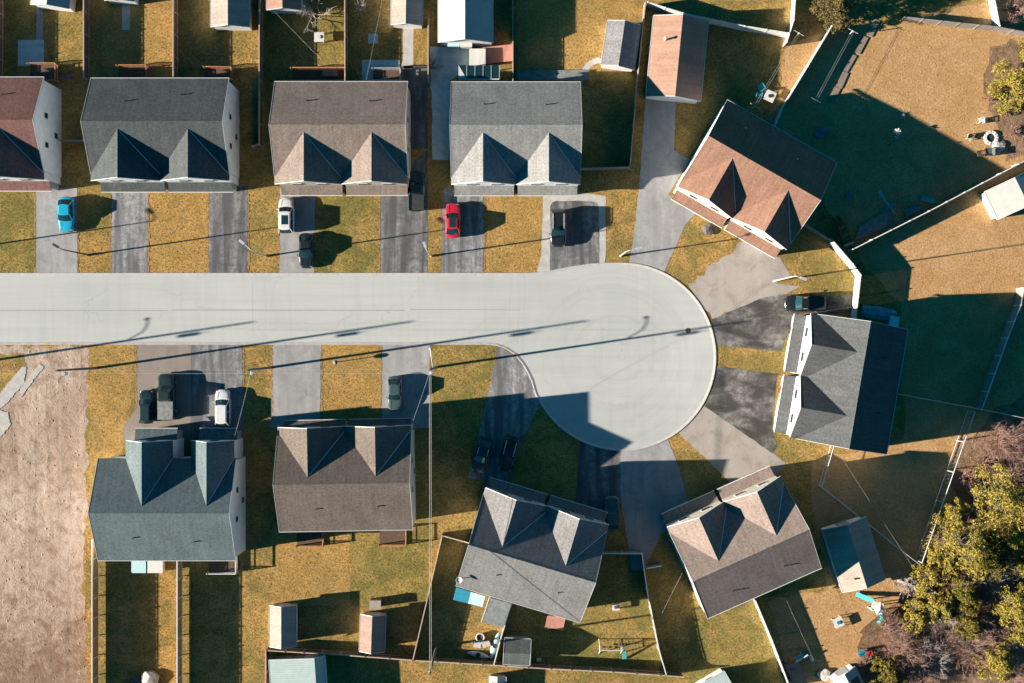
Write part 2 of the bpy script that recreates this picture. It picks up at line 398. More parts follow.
def drive(poly, mat, z=.016, jit=.05, name='driveway'): return sheet(name, poly, z, mat, jit, .8)
drive([(36, 188), (77, 188), (77.5, 274), (36, 274)], 'drv_light')
drive([(112, 186), (148, 186), (148, 274), (111, 274)], 'drv_mid')
drive([(209, 186), (247.5, 186), (248, 274), (208.5, 274)], 'drv_dark')
drive([(280, 188), (315, 188), (314, 274), (279.5, 274)], 'drv_light')
drive([(380.5, 188), (427.5, 150), (427.5, 274), (380.5, 274)], 'drv_dark')
drive([(404, 66), (428, 66), (428, 149), (404, 149)], 'drv_dark')
drive([(443, 188), (483.5, 188), (483.5, 274), (441, 274)], 'drv_mid')
drive([(543.5, 188), (605.5, 196), (606, 255), (604, 266), (537, 274), (541, 255)], 'concrete')
drive([(550, 274), (550, 206), (552.5, 202.5), (557, 201), (592, 201), (597, 203), (599, 208), (599.5, 267), (575, 270)], 'drv_dark', .022)
drive([(645, 100), (676, 100), (674, 150), (690, 160), (668, 195), (697, 211), (686, 224), (664, 272), (628, 268), (634, 235), (640, 178)], 'drv_light')
drive([(688, 286), (744, 240), (784, 262), (792, 276), (776, 284), (800, 289), (765, 297), (713, 320)], 'drv_conc', .016, .3)
drive([(712, 319), (765, 297), (795, 294), (853, 296), (853, 314), (797, 314), (783, 345), (782, 352), (716, 345)], 'drv_black', .02)
drive([(716, 366), (777, 374), (772, 430), (777, 447), (772, 453), (704, 406)], 'drv_black', .02)
drive([(706, 404), (786, 463), (775, 478), (760, 478), (738, 490), (679, 433)], 'drv_conc', .016)
drive([(620, 448), (668, 440), (680, 470), (690, 512), (660, 535), (645, 570), (632, 570), (621, 500)], 'drv_light')
drive([(498, 345), (524, 362), (542, 400), (522, 440), (508, 484), (468, 478), (487, 400)], 'drv_mid')
drive([(580, 440), (620, 448), (621, 500), (612, 520), (575, 505)], 'drv_dark')
drive([(137, 343.5), (191, 343.5), (191, 440), (123, 440), (124, 425), (136, 410)], 'drv_beige')
drive([(191, 343.5), (242.5, 343.5), (242.5, 440), (191, 440)], 'drv_mid', .02)
drive([(273, 343.5), (321, 343.5), (320, 428), (270, 428)], 'drv_light')
drive([(382, 343.5), (430, 343.5), (430, 428), (382, 428)], 'drv_light')
# narrow bare-earth edges along the drives
em = MB()
for x, y0, y1 in ((35, 192, 273), (78, 196, 273), (110.5, 195, 273), (148.8, 194, 273), (208, 194, 273), (248.6, 194, 273), (279, 200, 273),
                  (379.5, 196, 273), (484.6, 196, 273), (136, 345, 408), (272, 345, 420), (322, 345, 420), (381, 345, 418), (243.5, 345, 420)):
    pts = [gp(x + rnd(-.45, .45), y0 + (y1 - y0) * i / 30) for i in range(31)]
    for a, b in zip(pts, pts[1:]):
        w1 = rnd(-.05, .17)
        if w1 < .02: continue
        em.add([(a.x - w1, a.y, 0), (a.x + w1, a.y, 0), (b.x + w1, b.y, 0), (b.x - w1, b.y, 0)], [(0, 1, 2, 3)])
eo = em.build('driveway_earth_edge', flat('bare_earth', (.30, .18, .09), 1, .3, 4), centre=False); eo.location.z = .026; tag(eo, kind='structure')
# back-yard paving
tile = siding('blue_grey_pavers', (.50, .60, .62), 'Y', 1.1, .2)
sheet('patio', [(18, 40), (44, 40), (44, 66), (18, 66)], .016, tile)
sheet('path', [(37, 5), (43, 5), (43, 40), (36, 40)], .012, 'drv_light')
sheet('path', [(122, 0), (130, 0), (130, 30), (122, 30)], .012, 'concrete')
sheet('path', [(403, 26), (413.5, 26), (413.5, 68), (400, 68), (403, 60)], .016, 'concrete')
sheet('patio', [(430, 47), (470, 47), (470, 68), (450, 80), (449, 160), (433, 160)], .014, tile, .1, 1)
sheet('patio', [(362, 60), (400, 60), (400, 82), (362, 82)], .014, tile)
arc = [(599 - 22 * math.sin(R(a)) + 2, 81 - 25 * math.cos(R(a)) * .95) for a in range(-10, 91, 10)]
sheet('path', [(601, 56)] + arc + [(583, 82)] + [(601 - 16 * math.sin(R(a)), 80 - 17 * math.cos(R(a))) for a in range(90, -1, -15)], .012, 'concrete')
# pale broken slabs of the old road edge in the lot
for i, poly in enumerate((((22, 367), (27, 367), (24, 384), (8, 402), (-6, 414), (-6, 402), (6, 386)), ((40, 364), (44, 367), (30, 385), (22, 397), (20, 388)),
                          ((0, 410), (8, 412), (11, 425), (4, 434), (-6, 440), (-6, 412)))):
    Q = []
    for (xa, ya), (xb, yb) in zip(poly, poly[1:] + poly[:1]):
        k = max(2, int(math.hypot(xb - xa, yb - ya) / 1.6))
        Q += [(xa + (xb - xa) * j / k + rnd(-.7, .7), ya + (yb - ya) * j / k + rnd(-.7, .7)) for j in range(k)]
    mb = MB(); mb.prism([gp(x, y) for x, y in Q], 0, .05)
    tag(mb.build('concrete_slab', 'concrete', bevel=.03), ('long forked pale slab lying in the sandy lot', 'short narrow pale slab beside the forked slab in the sandy lot',
        'broad pale slab at the edge of the sandy lot')[i], 'slab', 'broken slabs in the lot')

# ------------------------------------------------------------------ houses
def house(label, cx, cy, ang, L, D=46, roof='r', wall='wsiding', he=5.4, hr=8.5, gables='std', P=6, can=60, gf=None, side_win=(1, -1),
          vents=True, canopy_mat=None, seed=0, stairs=None, front='white'):
    rs = random.Random(seed)
    fx, fy = math.cos(ang), -math.sin(ang); qx, qy = -math.sin(ang), -math.cos(ang)
    PAVED.append([(cx + a * L / 2 * fx + b * qx, cy + a * L / 2 * fy + b * qy) for a, b in ((-1, -D), (1, -D), (1, can), (-1, can))])
    o = thing('semi_detached_house', label, 'house', gp(cx, cy), ang, 'semi-detached houses round the turning circle')
    l2, d = L * S / 2, D * S; k = (hr - he) / d; ov = .3
    zr = lambda y: hr - k * abs(y)
    gy = d + P * S                                  # front of the cross gable roofs
    if gables == 'std': G = [(-L * S / 4, L * S / 4 + .02), (L * S / 4, L * S / 4 + .02)]
    else: G = gables
    # walls: gabled body and the projecting gable fronts
    w = MB(); wx, wy = l2 - .07, d - ov
    prof = [(-wy, 0), (wy, 0), (wy, he - .12), (0, he - .12 + k * wy - .05), (-wy, he - .12)]
    w.add([(x, y, z) for x in (-wx, wx) for y, z in prof],
          [(4, 3, 2, 1, 0), (5, 6, 7, 8, 9)] + [(i, (i + 1) % 5, 5 + (i + 1) % 5, 5 + i) for i in range(5)])
    apex = 6.5 * S
    for i, (gx, gw) in enumerate(G):
        zt = zr(apex); x0, x1 = gx - gw + .22, gx + gw - .22
        pf = [(x0, 0), (x1, 0), (x1, he - .16), (gx, zt - .25), (x0, he - .16)]
        w.add([(x, y, z) for y in (d - 1.4, gy - .12) for x, z in pf],
              [(0, 1, 2, 3, 4), (9, 8, 7, 6, 5)] + [(i2, (i2 + 1) % 5, 5 + (i2 + 1) % 5, 5 + i2) for i2 in range(5)])
    w.build('wall', wall, o)
    # main roof
    m = MB(); t = .16
    for s in (1, -1): m.slab([(-l2, 0, hr), (l2, 0, hr), (l2, s * d, he), (-l2, s * d, he)], t)
    rf = m.build('roof', roof, o)
    m = MB(); m.add([(x, y, z) for x in (-l2 - .01, l2 + .01) for y, z in ((-.16, hr - .16 * k + .012), (0, hr + .02), (.16, hr - .16 * k + .012))], [(0, 1, 4, 3), (1, 2, 5, 4), (0, 3, 5, 2), (0, 2, 1), (3, 4, 5)]); m.build('ridge_cap', roof, rf)
    f = MB()
    for s in (1, -1):
        y0 = s * d
        if s < 0: f.box(-l2 - .05, l2 + .05, y0 - .08, y0 - .005, he - .2, he + .035)
        for e in (-l2, l2):
            x0, x1 = (e - .045, e - .004) if e < 0 else (e + .004, e + .045)
            top = [(x0, 0, hr + .03), (x1, 0, hr + .03), (x1, y0, he + .03), (x0, y0, he + .03)]
            f.slab(top, .24)
    f.build('fascia', 'trim', rf)
    # cross gables
    for i, (gx, gw) in enumerate(G):
        zg = zr(apex); q = MB()
        for s in (1, -1):
            e = gx + s * gw
            top = [(gx, gy, zg + .03), (gx, apex, zg + .03), (e, d, he + .03), (e, gy, he + .03)]
            q.slab(top, .2)
        cg = q.build('cross_gable_roof', roof, o)
        v = MB()
        for s in (1, -1):
            if -s * math.cos(ang) * math.cos(AZ) - s * math.sin(ang) * math.sin(AZ) > -.5: continue
            e = gx + s * gw
            a, b = Vector((gx, apex, zg + .07)), Vector((e, d, he + .06))
            a = a.lerp(b, .04); n = (b - a).normalized(); p = Vector((-n.y, n.x, 0)) * .05
            v.slab([a - p, b - p, b + p, a + p], .04)
        v.build('valley_flashing', 'trim', cg)
        v = MB()
        for s in (1, -1):
            e = gx + s * (gw - .03)
            v.slab([(gx, gy + .005, zg + .06), (gx, gy + .07, zg + .06), (e, gy + .07, he + .06), (e, gy + .005, he + .06)], .26)
        v.build('bargeboard', 'white', cg)
        # windows and louvre of the gable front
        for wxo in (-1.5, 1.5) if gw > 2.9 else (0,):
            fr = MB(); yb = gy - .12
            fr.box(gx + wxo - .62, gx + wxo + .62, yb + .004, yb + .06, 3.9, 5.05); fo = fr.build('window', front, o)
            pn = MB(); pn.box(gx + wxo - .54, gx + wxo + .54, yb + .061, yb + .075, 3.98, 4.97); pn.build('pane', 'glass', fo)
    # lower roofs over garage doors and porches
    c0, c1 = gy - .11, can * S
    for i, (gx, gw) in enumerate(G):
        x0, x1 = gx - gw + .25, gx + gw - .25
        c = MB(); c.slab([(x0, c0 + .003, 3.05), (x1, c0 + .003, 3.05), (x1, c1, 2.66), (x0, c1, 2.66)], .14)
        co = c.build('canopy_roof', canopy_mat or roof, o)
        e = MB(); e.box(x0 - .03, x1 + .03, c1 + .004, c1 + .08, 2.5, 2.7); e.build('gutter', 'white', co)
        b = MB(); b.box(x0 + .15, x1 - .15, c0 + .01, c1 - .4, 0, 2.44); b.build('garage_block', 'brick' if wall != 'wsiding' else 'gsiding', o)
        dd = MB(); yb = c1 - .4
        dd.box(gx - 2.4, gx + .3, yb + .004, yb + .05, .05, 2.35)
        for z in (.6, 1.2, 1.8): dd.box(gx - 2.38, gx + .28, yb + .051, yb + .065, z - .02, z + .02)
        dd.build('garage_door', 'white', o)
        dr = MB(); dr.box(gx + 1.2, gx + 2.15, yb + .004, yb + .05, .1, 2.15); do = dr.build('door', 'dkwood', o)
        hn = MB(); hn.tube((gx + 2.0, yb + .05, 1.1), (gx + 2.0, yb + .12, 1.1), .04); hn.build('handle', 'metal', do)
    # windows: gable ends and rear
    def win(x, y, z, nx, ny, ww=.5, hh=.55):
        fr = MB(); tx, ty = -ny, nx
        def bx(mb, hw, z0, z1, d0, d1):
            p = [(x + tx * a + nx * q, y + ty * a + ny * q) for a, q in ((-hw, d0), (hw, d0), (hw, d1), (-hw, d1))]
            mb.prism(p, z0, z1)
        bx(fr, ww, z - hh, z + hh, .004, .05); fo = fr.build('window', 'white', o)
        pn = MB(); bx(pn, ww - .08, z - hh + .08, z + hh - .08, .051, .065); pn.build('pane', 'glass', fo)
    for sx in side_win:
        for yy, zz in ((-1.3, 4.6), (2.2, 4.4), (.6, 1.7)): win(sx * wx, yy, zz, sx, 0, .4, .5)
    for xx in (-.72, -.36, .3, .68): win(xx * wx, -wy, 4.0, 0, -1, .7, .6)
    for xx in (-.5, .5):
        win(xx * wx, -wy, 1.1, 0, -1, .85, 1.0)
    if vents:
        for xx in (-.42, .5):
            x = xx * l2 + rs.uniform(-.6, .6); y = -d * rs.uniform(.45, .62); z = zr(y)
            p = MB(); p.tube((x, y, z - .1), (x, y, z + .26), .07, n=8); p.tube((x, y, z + .26), (x, y, z + .3), .1, n=8)
            p.build('roof_vent', 'dkmetal', o)
    return o
def lincol(*c, k=1.0): return tuple(v * k for v in lin(c))
M['r1'] = shingle('brown_red_shingles', (.175, .095, .088)); M['r2'] = shingle('slate_grey_shingles', (.078, .090, .093))
M['r3'] = shingle('taupe_shingles', (.20, .165, .145)); M['r4'] = shingle('light_grey_shingles', (.22, .223, .222))
M['r5'] = shingle('terracotta_shingles', (.235, .135, .098), .5); M['r6'] = shingle('mid_grey_shingles', (.088, .094, .098))
M['r7'] = shingle('charcoal_grey_shingles', (.165, .165, .168)); M['r8'] = shingle('beige_taupe_shingles', (.225, .18, .16))
M['r9'] = shingle('blue_grey_shingles', (.105, .138, .15)); M['r10'] = shingle('dark_taupe_shingles', (.135, .112, .10))

PI = math.pi
house('semi with brown-red roof and white gable wall, cut by the picture edge', -4, 133.7, PI, 132, roof='r1', seed=1)
house('semi with slate grey roof and twin gables, between the brown-red and taupe roofs', 173.7, 134.7, PI, 132.5, roof='r2', seed=2)
house('semi with plain taupe roof whose twin gables face the straight street', 347.8, 138, PI, 127.5, roof='r3', wall='bsiding', seed=3)
house('semi with the palest light grey roof, gables above a red car', 515.7, 138.3, PI, 124, roof='r4', seed=4)
house('semi with terracotta orange roof, turned to the head of the circle', 749.1, 178.7, R(150.2), 121, 45, roof='r5', seed=5)
house('semi with mid grey roof facing the circle, its rear slope in deep shade', 838.6, 382.5, R(80.3), 121, 44, roof='r6', seed=6)
house('semi with charcoal grey roof, blue canopy and grey lean-to behind', 530.9, 549.7, R(-16.6), 124, hr=8.75, roof='r7', wall='gsiding', seed=7)
house('semi with beige front slopes and purplish rear slope beside a small garage', 736.3, 542.2, R(24), 119.4, 45, roof='r8', wall='bsiding', seed=8)
house('semi with blue-grey roof and two separate narrow gables beside the sandy lot', 180.4, 502.8, 0, 132, 49, roof='r9',
      gables=[(-17 * S, 22.5 * S), (44 * S, 20.5 * S)], P=17, can=76, seed=9)
house('semi with dark taupe roof and two sunken rear decks in golden grass', 351.8, 475.2, R(1), 128, 48, roof='r10', wall='bsiding', P=4, can=57, seed=10)

# ------------------------------------------------------------------ sheds and garages
def shed(label, cx, cy, ang, L, W, he, hr, roof, wall='wsiding', name='garden_shed', cat='shed', ov=.18, off=0, door='x', trim=True, group='garden sheds', extra=None):
    """ridge along local x; ang in degrees of world rotation; L, W in photo pixels"""
    o = thing(name, label, cat, gp(cx, cy), R(ang), group)
    l, w2 = L * S / 2, W * S / 2; yo = off * S
    wl, ww = l - ov, w2 - ov
    k1 = (hr - he) / (w2 - yo); k2 = (hr - he) / (w2 + yo)
    pf = [(-ww, 0), (ww, 0), (ww, he - .1 + k1 * ov), (yo, hr - .12), (-ww, he - .1 + k2 * ov)]
    m = MB(); m.add([(x, y, z) for x in (-wl, wl) for y, z in pf],
                    [(4, 3, 2, 1, 0), (5, 6, 7, 8, 9)] + [(i, (i + 1) % 5, 5 + (i + 1) % 5, 5 + i) for i in range(5)])
    m.build('wall', wall, o)
    m = MB()
    m.slab([(-l, yo, hr), (l, yo, hr), (l, w2, he), (-l, w2, he)], .08); m.slab([(-l, yo, hr), (l, yo, hr), (l, -w2, he), (-l, -w2, he)], .08)
    rf = m.build('roof', roof, o)
    if trim:
        f = MB()
        for e in (-1, 1):
            x0, x1 = sorted((e * (l + .004), e * (l + .07)))
            for s in (1, -1): f.slab([(x0, yo, hr + .03), (x1, yo, hr + .03), (x1, s * w2, he + .03), (x0, s * w2, he + .03)], .18)
        for s in (1, -1):
            y0, y1 = sorted((s * (w2 + .004), s * (w2 + .07))); f.box(-l, l, y0, y1, he - .14, he + .025)
        f.build('fascia', 'trim', rf)
    d = MB(); sx = 1
    d.box(wl + .004, wl + .05, -.75, .75, .05, min(2.0, he - .15)); dd = d.build('door', 'white' if wall != 'wsiding' else 'gsiding', o)
    h = MB(); h.tube((wl + .05, .55, 1), (wl + .12, .55, 1), .035); h.build('handle', 'dkmetal', dd)
    fr = MB(); fr.box(-.5, .5, ww + .004, ww + .05, he * .5, he * .5 + .6); fo = fr.build('window', 'white', o)
    pn = MB(); pn.box(-.43, .43, ww + .051, ww + .06, he * .5 + .06, he * .5 + .54); pn.build('pane', 'glass', fo)
    return o
def add_part(o, name, mat, fn):
    m = MB(); fn(m); return m.build(name, mat, o)
M['tin_white'] = siding('white_tin_roof', (.40, .41, .395), 'X', 1.2, .08)
M['tin_pale'] = siding('pale_green_tin_roof', (.30, .38, .38), 'X', 1.2, .1)
M['rs_grey'] = shingle('speckled_grey_shed_shingles', (.20, .20, .21), .7)
M['rs_pink'] = shingle('pinkish_shingles', (.32, .20, .15), .3); M['rs_beige'] = shingle('pale_beige_shingles', (.34, .30, .26), .3)
M['rs_dark'] = shingle('dark_green_shingles', (.10, .115, .11), .5); M['rs_tan'] = shingle('dusty_pink_shingles', (.28, .20, .17), .3)
shed('white-walled shed above the paved patio at the top corner', 60, -14, 84, 52, 38, 2.3, 3.2, 'tin_white')
shed('shed with pale blue front at the end of a narrow path', 126, -13, 88, 38, 29, 2.2, 3.0, 'tin_pale')
shed('shed with pale left slope and teal shaded slope above golden grass', 234.6, 4, 90, 56, 38, 2.3, 3.3, 'rs_beige')
o = shed('shed with pinkish roof and blue front beside the bare tree', 287.5, -9, 90, 48, 34, 2.2, 3.1, 'rs_pink')
shed('shed with beige roof at the end of the pale concrete path', 408.5, 3, 89, 54, 31, 2.2, 3.1, 'rs_beige')
o = shed('large white-roofed garage behind the palest roofed house', 466.5, 17, 90, 62, 54, 2.7, 4.3, 'tin_white', name='garage', cat='garage', ov=.25, group='detached garages')
shed('speckled grey shed inside the curved white path', 619.3, 49.8, 81.6, 44, 33, 2.2, 3.1, 'rs_grey')
o = shed('long garage with pink-brown roof at the top of the driveway', 674, 63.9, 84.5, 79, 54, 2.7, 4.2, 'rs_pink', name='garage', cat='garage', ov=.22, group='detached garages')
for y in (0,):
    p = MB(); p.tube((1.9, 1.8, 3.0), (1.9, 1.8, 4.3), .14, .12, 8); p.tube((1.9, 1.8, 4.3), (1.9, 1.8, 4.5), .22, .05, 8); p.build('chimney_pipe', 'metal', o)
o = shed('garage with teal shaded roof and cream lit corner below the fenced yard', 848.5, 551, 107.2, 64, 44, 2.3, 3.5, 'rs_beige', name='garage', cat='garage', ov=.25, group='detached garages')
p = MB(); p.tube((-2.6, 1.0, 2.7), (-2.6, 1.0, 3.5), .1, n=8); p.build('chimney_pipe', 'dkmetal', o)
shed('narrow shed with cream slope near the corner of the brown fence', 286, 622, 90, 40, 26, 2.0, 2.9, 'rs_beige', 'bsiding')
o = shed('narrow shed with dusty pink roof and a beige box against its end', 374.5, 629, 88, 36, 25, 2.0, 2.9, 'rs_tan', 'bsiding')
shed('pale green tin shed at the bottom edge inside the brown fence', 302, 684, 94, 62, 54, 2.3, 3.1, 'tin_pale', off=-19)
o = shed('small white shed with a red scribble on its roof at the bottom edge', 497, 691, 88, 36, 17, 1.5, 1.8, 'tin_white')
z = MB()
for a, b in (((-.5, .2), (-.25, .5)), ((-.25, .5), (0, .2)), ((.1, .2), (.1, .55)), ((.1, .55), (.4, .25)), ((.4, .25), (.4, .55)), ((.55, .5), (.75, .25)), ((.75, .25), (.95, .5))):
    pass
def roofmark(m):
    pts = [(-.8, .0), (-.6, -.35), (-.45, 0), (-.3, -.35), (-.1, 0), (.05, -.35), (.2, 0), (.4, -.35), (.6, 0), (.7, -.3)]
    for (a, b), (c, d) in zip(pts, pts[1:]):
        zz = lambda q: 1.8 - abs(q) * (.3 / (17 * S / 2)) + .03
        m.tube((1.55 + b, a, zz(a)), (1.55 + d, c, zz(c)), .045, n=4)
add_part(o, 'lettering', 'redpaint', roofmark)
shed('dark green roofed shed against the middle fence of the swing yard', 517, 647.5, -3, 26, 26, 1.9, 2.7, 'rs_dark', 'gsiding')
shed('white shed corner poking up at the bottom edge behind the beige house', 716, 692, 30, 34, 40, 2.1, 3.0, 'tin_pale')
o = shed('white-roofed shed by the bare brown shrubs at the bottom edge', 846, 684, 117, 36, 27, 2.1, 2.9, 'tin_white')
add_part(o, 'corrugated_panel', 'dkwood', lambda m: m.slab([(-1.2, -.3, 2.83), (1.2, -.3, 2.83), (1.2, -1.45, 2.27), (-1.2, -1.45, 2.27)], .03))
shed('bright white roofed shed beyond the long fence at the side edge', 1010, 195, -64, 30, 58, 2.1, 3.2, 'tin_white')

def lean_to():
    q = [g(489.8, 597.8, 2.6), g(511.5, 603.7, 2.6), g(503.6, 628, 2.4), g(481.9, 622, 2.4)]
    c = sum(q, Vector()) / 4; c.z = 0
    o = thing('lean_to', 'flat grey lean-to behind the charcoal roofed house', 'lean-to', c)
    L = [v - c for v in q]
    m = MB(); m.slab([(v.x, v.y, v.z) for v in L], .12); rf = m.build('roof', 'mesh_grey', o)
    m = MB(); m.prism([(v.x * .92, v.y * .92) for v in L], 0, 2.2); m.build('wall', 'gsiding', o)
    m = MB(); a, b = L[3], L[0]; n = (b - a).normalized(); p = Vector((-n.y, n.x, 0))
    m.slab([a + p * .01 + Vector((0, 0, .03)), b + p * .01 + Vector((0, 0, .03)), b + p * .1 + Vector((0, 0, .03)), a + p * .1 + Vector((0, 0, .03))], .2); m.build('fascia', 'white', rf)
    a, b = L[2], L[3]; m = MB(); mid = a.lerp(b, .5); ang = math.atan2(b.y - a.y, b.x - a.x)
    m.obox((mid.x * .95, mid.y * .95), ang, .45, .06, .05, 2.0); m.build('door', 'white', o)
lean_to()
def awning():
    q = [g(456.2, 587.4, 2.6), g(485.2, 596.5, 2.6), g(482.5, 607, 2.25), g(453, 599.8, 2.25)]
    c = sum(q, Vector()) / 4; c.z = 0
    o = thing('patio_canopy', 'pale blue patio canopy with a shaded half coloured in, behind the charcoal roofed house', 'canopy', c)
    L = [v - c for v in q]; m1 = L[0].lerp(L[1], .5); m2 = L[3].lerp(L[2], .5)
    m = MB(); m.slab([L[0], m1, m2, L[3]], .05); m.build('canopy_panel', 'blue', o)  # darker blue panel colours in the shadow over this half
    m = MB(); m.slab([m1.lerp(L[1], .01), L[1], L[2], m2.lerp(L[2], .01)], .05); m.build('canopy_panel', 'paleblue', o)
    for v in (L[2], L[3]):
        m = MB(); m.tube((v.x * .95, v.y * .95, 0), (v.x * .95, v.y * .95, v.z - .06), .05); m.build('post', 'white', o)
awning()

# ------------------------------------------------------------------ fences
def fence(label, pts, h, style='fence_brown', name='wooden_fence', top=True, span=2.6, gap=-.02, solid=True, rail='fence_tan', step=0, group='garden fences'):
    """pts: photo pixels of the TOP line of the fence"""
    P = [g(x, y, h) for x, y in pts]; P = [Vector((p.x, p.y, 0)) for p in P]
    c = P[0].lerp(P[-1], .5)
    o = thing(name, label, 'fence', c, 0, group)
    posts = []; ph = 0
    for a, b in zip(P, P[1:]):
        d = b - a; Ln = d.length; n = max(1, round(Ln / span)); u = d.normalized(); ang = math.atan2(u.y, u.x)
        m = MB(); rl = MB(); r2 = MB(); r3 = MB()
        for i in range(n):
            s0, s1 = a + d * (i / n) - c, a + d * ((i + 1) / n) - c
            dz = step * ((i % 2) - .5)
            posts.append(s0)
            if solid:
                k = max(3, int((s1 - s0).length / .16))
                for j in range(k):
                    q = s0.lerp(s1, (j + .5) / k); w = (s1 - s0).length / k / 2 * .96
                    m.obox((q.x, q.y), ang + rnd(-.02, .02), w, .014, gap + rnd(0, .02), h - .06 + dz + rnd(-.025, .02))
            mid = s0.lerp(s1, .5)
            hl = (s1 - s0).length / 2
            p = Vector((-u.y, u.x)) * .0
            if top: rl.obox((mid.x, mid.y), ang, hl - .002, .06, h - .03 + dz, h + .015 + dz)
            side = Vector((-u.y, u.x)) * .04
            for zz, rr in ((.35, r2), (h - .4, r3)): rr.obox((mid.x + side.x, mid.y + side.y), ang, hl, .022, zz, zz + .09)
        if solid: m.build('fence_panel', style, o)
        rl.build('top_rail', rail, o); r2.build('rail', rail, o); r3.build('rail', rail, o)
        ph += 1
    posts.append(P[-1] - c)
    for q in posts:
        m = MB(); m.obox((q.x, q.y), 0, .06, .06, 0, h + .06); m.obox((q.x, q.y), 0, .075, .075, h + .061, h + .085); m.build('post', rail, o)
    return o
def vinyl(label, pts, h=1.8, group='garden fences'):
    P = [g(x, y, h) for x, y in pts]; P = [Vector((p.x, p.y, 0)) for p in P]; c = P[0].lerp(P[-1], .5)
    o = thing('white_fence', label, 'fence', c, 0, group); posts = []
    for a, b in zip(P, P[1:]):
        d = b - a; n = max(1, round(d.length / 2.4)); u = d.normalized(); ang = math.atan2(u.y, u.x)
        for i in range(n):
            s0, s1 = a + d * (i / n) - c, a + d * ((i + 1) / n) - c; posts.append(s0); mid = s0.lerp(s1, .5); hl = (s1 - s0).length / 2 - .06
            m = MB(); k = 12
            for j in range(k):
                q = s0.lerp(s1, (j + .5) / k); m.obox((q.x, q.y), ang, hl / k * .97, .02, .1, h - .1)
            m.obox((mid.x, mid.y), ang, hl, .055, h - .1, h); m.obox((mid.x, mid.y), ang, hl, .045, .04, .1)
            m.build('fence_panel', 'vinyl', o)
    posts.append(P[-1] - c)
    for q in posts:
        m = MB(); m.obox((q.x, q.y), 0, .065, .065, 0, h + .04); m.lathe((q.x, q.y, h + .04), [(.1, 0), (.1, .03), (.01, .1)], 4); m.build('post', 'vinyl', o)
    return o
def chain(label, pts, h=1.5, r=.035, span=3.0, group='garden fences', wires=True, low=True):
    P = [g(x, y, h) for x, y in pts]; P = [Vector((p.x, p.y, 0)) for p in P]; c = P[0].lerp(P[-1], .5)
    o = thing('chain_link_fence', label, 'fence', c, 0, group); posts = []
    for a, b in zip(P, P[1:]):
        d = b - a; n = max(1, round(d.length / span))
        s0, s1 = a - c, b - c
        m = MB(); m.tube(s0 + Vector((0, 0, h)), s1 + Vector((0, 0, h)), r)
        if low: m.tube(s0 + Vector((0, 0, .15)), s1 + Vector((0, 0, .15)), r * .8)
        m.build('rail', 'galv', o)
        if wires:
            m = MB(); cell = .5; k = int(d.length / cell)
            for j in range(k):
                p0, p1 = s0.lerp(s1, j / k), s0.lerp(s1, (j + 1) / k)
                m.tube((p0.x, p0.y, .15), (p1.x, p1.y, h), .006, n=3, caps=False); m.tube((p1.x, p1.y, .15), (p0.x, p0.y, h), .006, n=3, caps=False)
            m.build('mesh', 'galv', o)
        for i in range(n): posts.append(s0.lerp(s1, i / n))
    posts.append(P[-1] - c)
    for q in posts:
        m = MB(); m.tube((q.x, q.y, 0), (q.x, q.y, h + .06), r * 1.2, n=8); m.build('post', 'galv', o)
    return o
fence('board fence at the top corner whose pickets edge the paved patio yard', [(-4, -12), (-4, 80)], 2.1)
fence('brown board fence between the patio yard and the path yard', [(83.4, -12), (83.4, 77)], 2.1)
fence('brown board fence between the path yard and the next dark yard', [(173, -12), (173, 78)], 2.1)
fence('long brown fence that runs on between slate grey and taupe houses', [(259.2, -12), (259, 79), (259, 144), (252, 146)], 2.1)
fence('brown board fence between the bare tree yard and the beige shed yard', [(344.6, -12), (344.8, 80)], 2.1)
fence('brown fence between the concrete path and the large white garage', [(428, 18), (428, 80)], 2.0)
fence('tan fence between the large garage and the tree-shaded yard', [(512.8, -10), (512.8, 82)], 2.0, 'fence_tan')
fence('tan then grey fence beside the speckled shed, closing below the dark yard', [(645.5, 2), (637.5, 79), (630, 167), (581, 168.5)], 1.8, 'fence_grey', rail='fence_tan')
vinyl('white panel fence running above the long pink-brown garage', [(648, 2), (683, 13), (745, 26), (789, 33)], 1.9)
vinyl('white fence corner at the top beside the clothesline', [(796, -8), (794, 20), (787, 42)], 1.9)
vinyl('thin white fence running down from the round olive tree', [(832, 26), (808, 66), (783, 107), (775, 127)], 1.8)
fence('pale grey fence along the top of the tan yard', [(905, 17), (960, 23), (998, 27), (1030, 33)], 1.7, 'fence_grey', rail='fence_grey')
vinyl('short white fence going up from the pale grey fence', [(993, -10), (1000, 26)], 1.7)
fence('long pale-topped fence running from the wooden boat to the side edge', [(1034, 156), (1018.6, 164), (929.5, 211), (853, 249.3)], 1.9, 'fence_brown', rail='vinyl')
fence('teal-shaded fence between the terracotta house and the white fence', [(806, 224), (834, 241.5)], 1.8, 'fence_grey', rail='fence_grey')
vinyl('bent white fence behind the black pickup', [(834, 242), (853, 264), (861, 275), (856, 318)], 2.2)
fence('long white-topped fence at the side edge beyond the shaded yard', [(1024, 288), (1021, 305), (1008, 338), (982, 409.5)], 2.0, 'fence_grey', rail='vinyl')
chain('slack chain-link fence from the shaded grey roof to the side edge', [(899, 394), (983, 409.5), (1034, 420)], 1.5, .05)
chain('pale tall chain-link fence below the fence corner, beside the pink shrubs', [(975, 412), (922, 563)], 2.3, .06, 4)
chain('chain-link fence from the grey house past the cream garage corner', [(834, 446), (822, 487), (924, 568)], 1.5, .045)
vinyl('white board fence behind the beige house', [(754, 597), (772, 640), (791, 690)], 1.8)
fence('pale fence round the swing yard behind the charcoal house', [(603.7, 553.6), (642, 553.6), (647, 590), (659, 650), (666, 674)], 1.7, 'fence_grey', rail='vinyl')
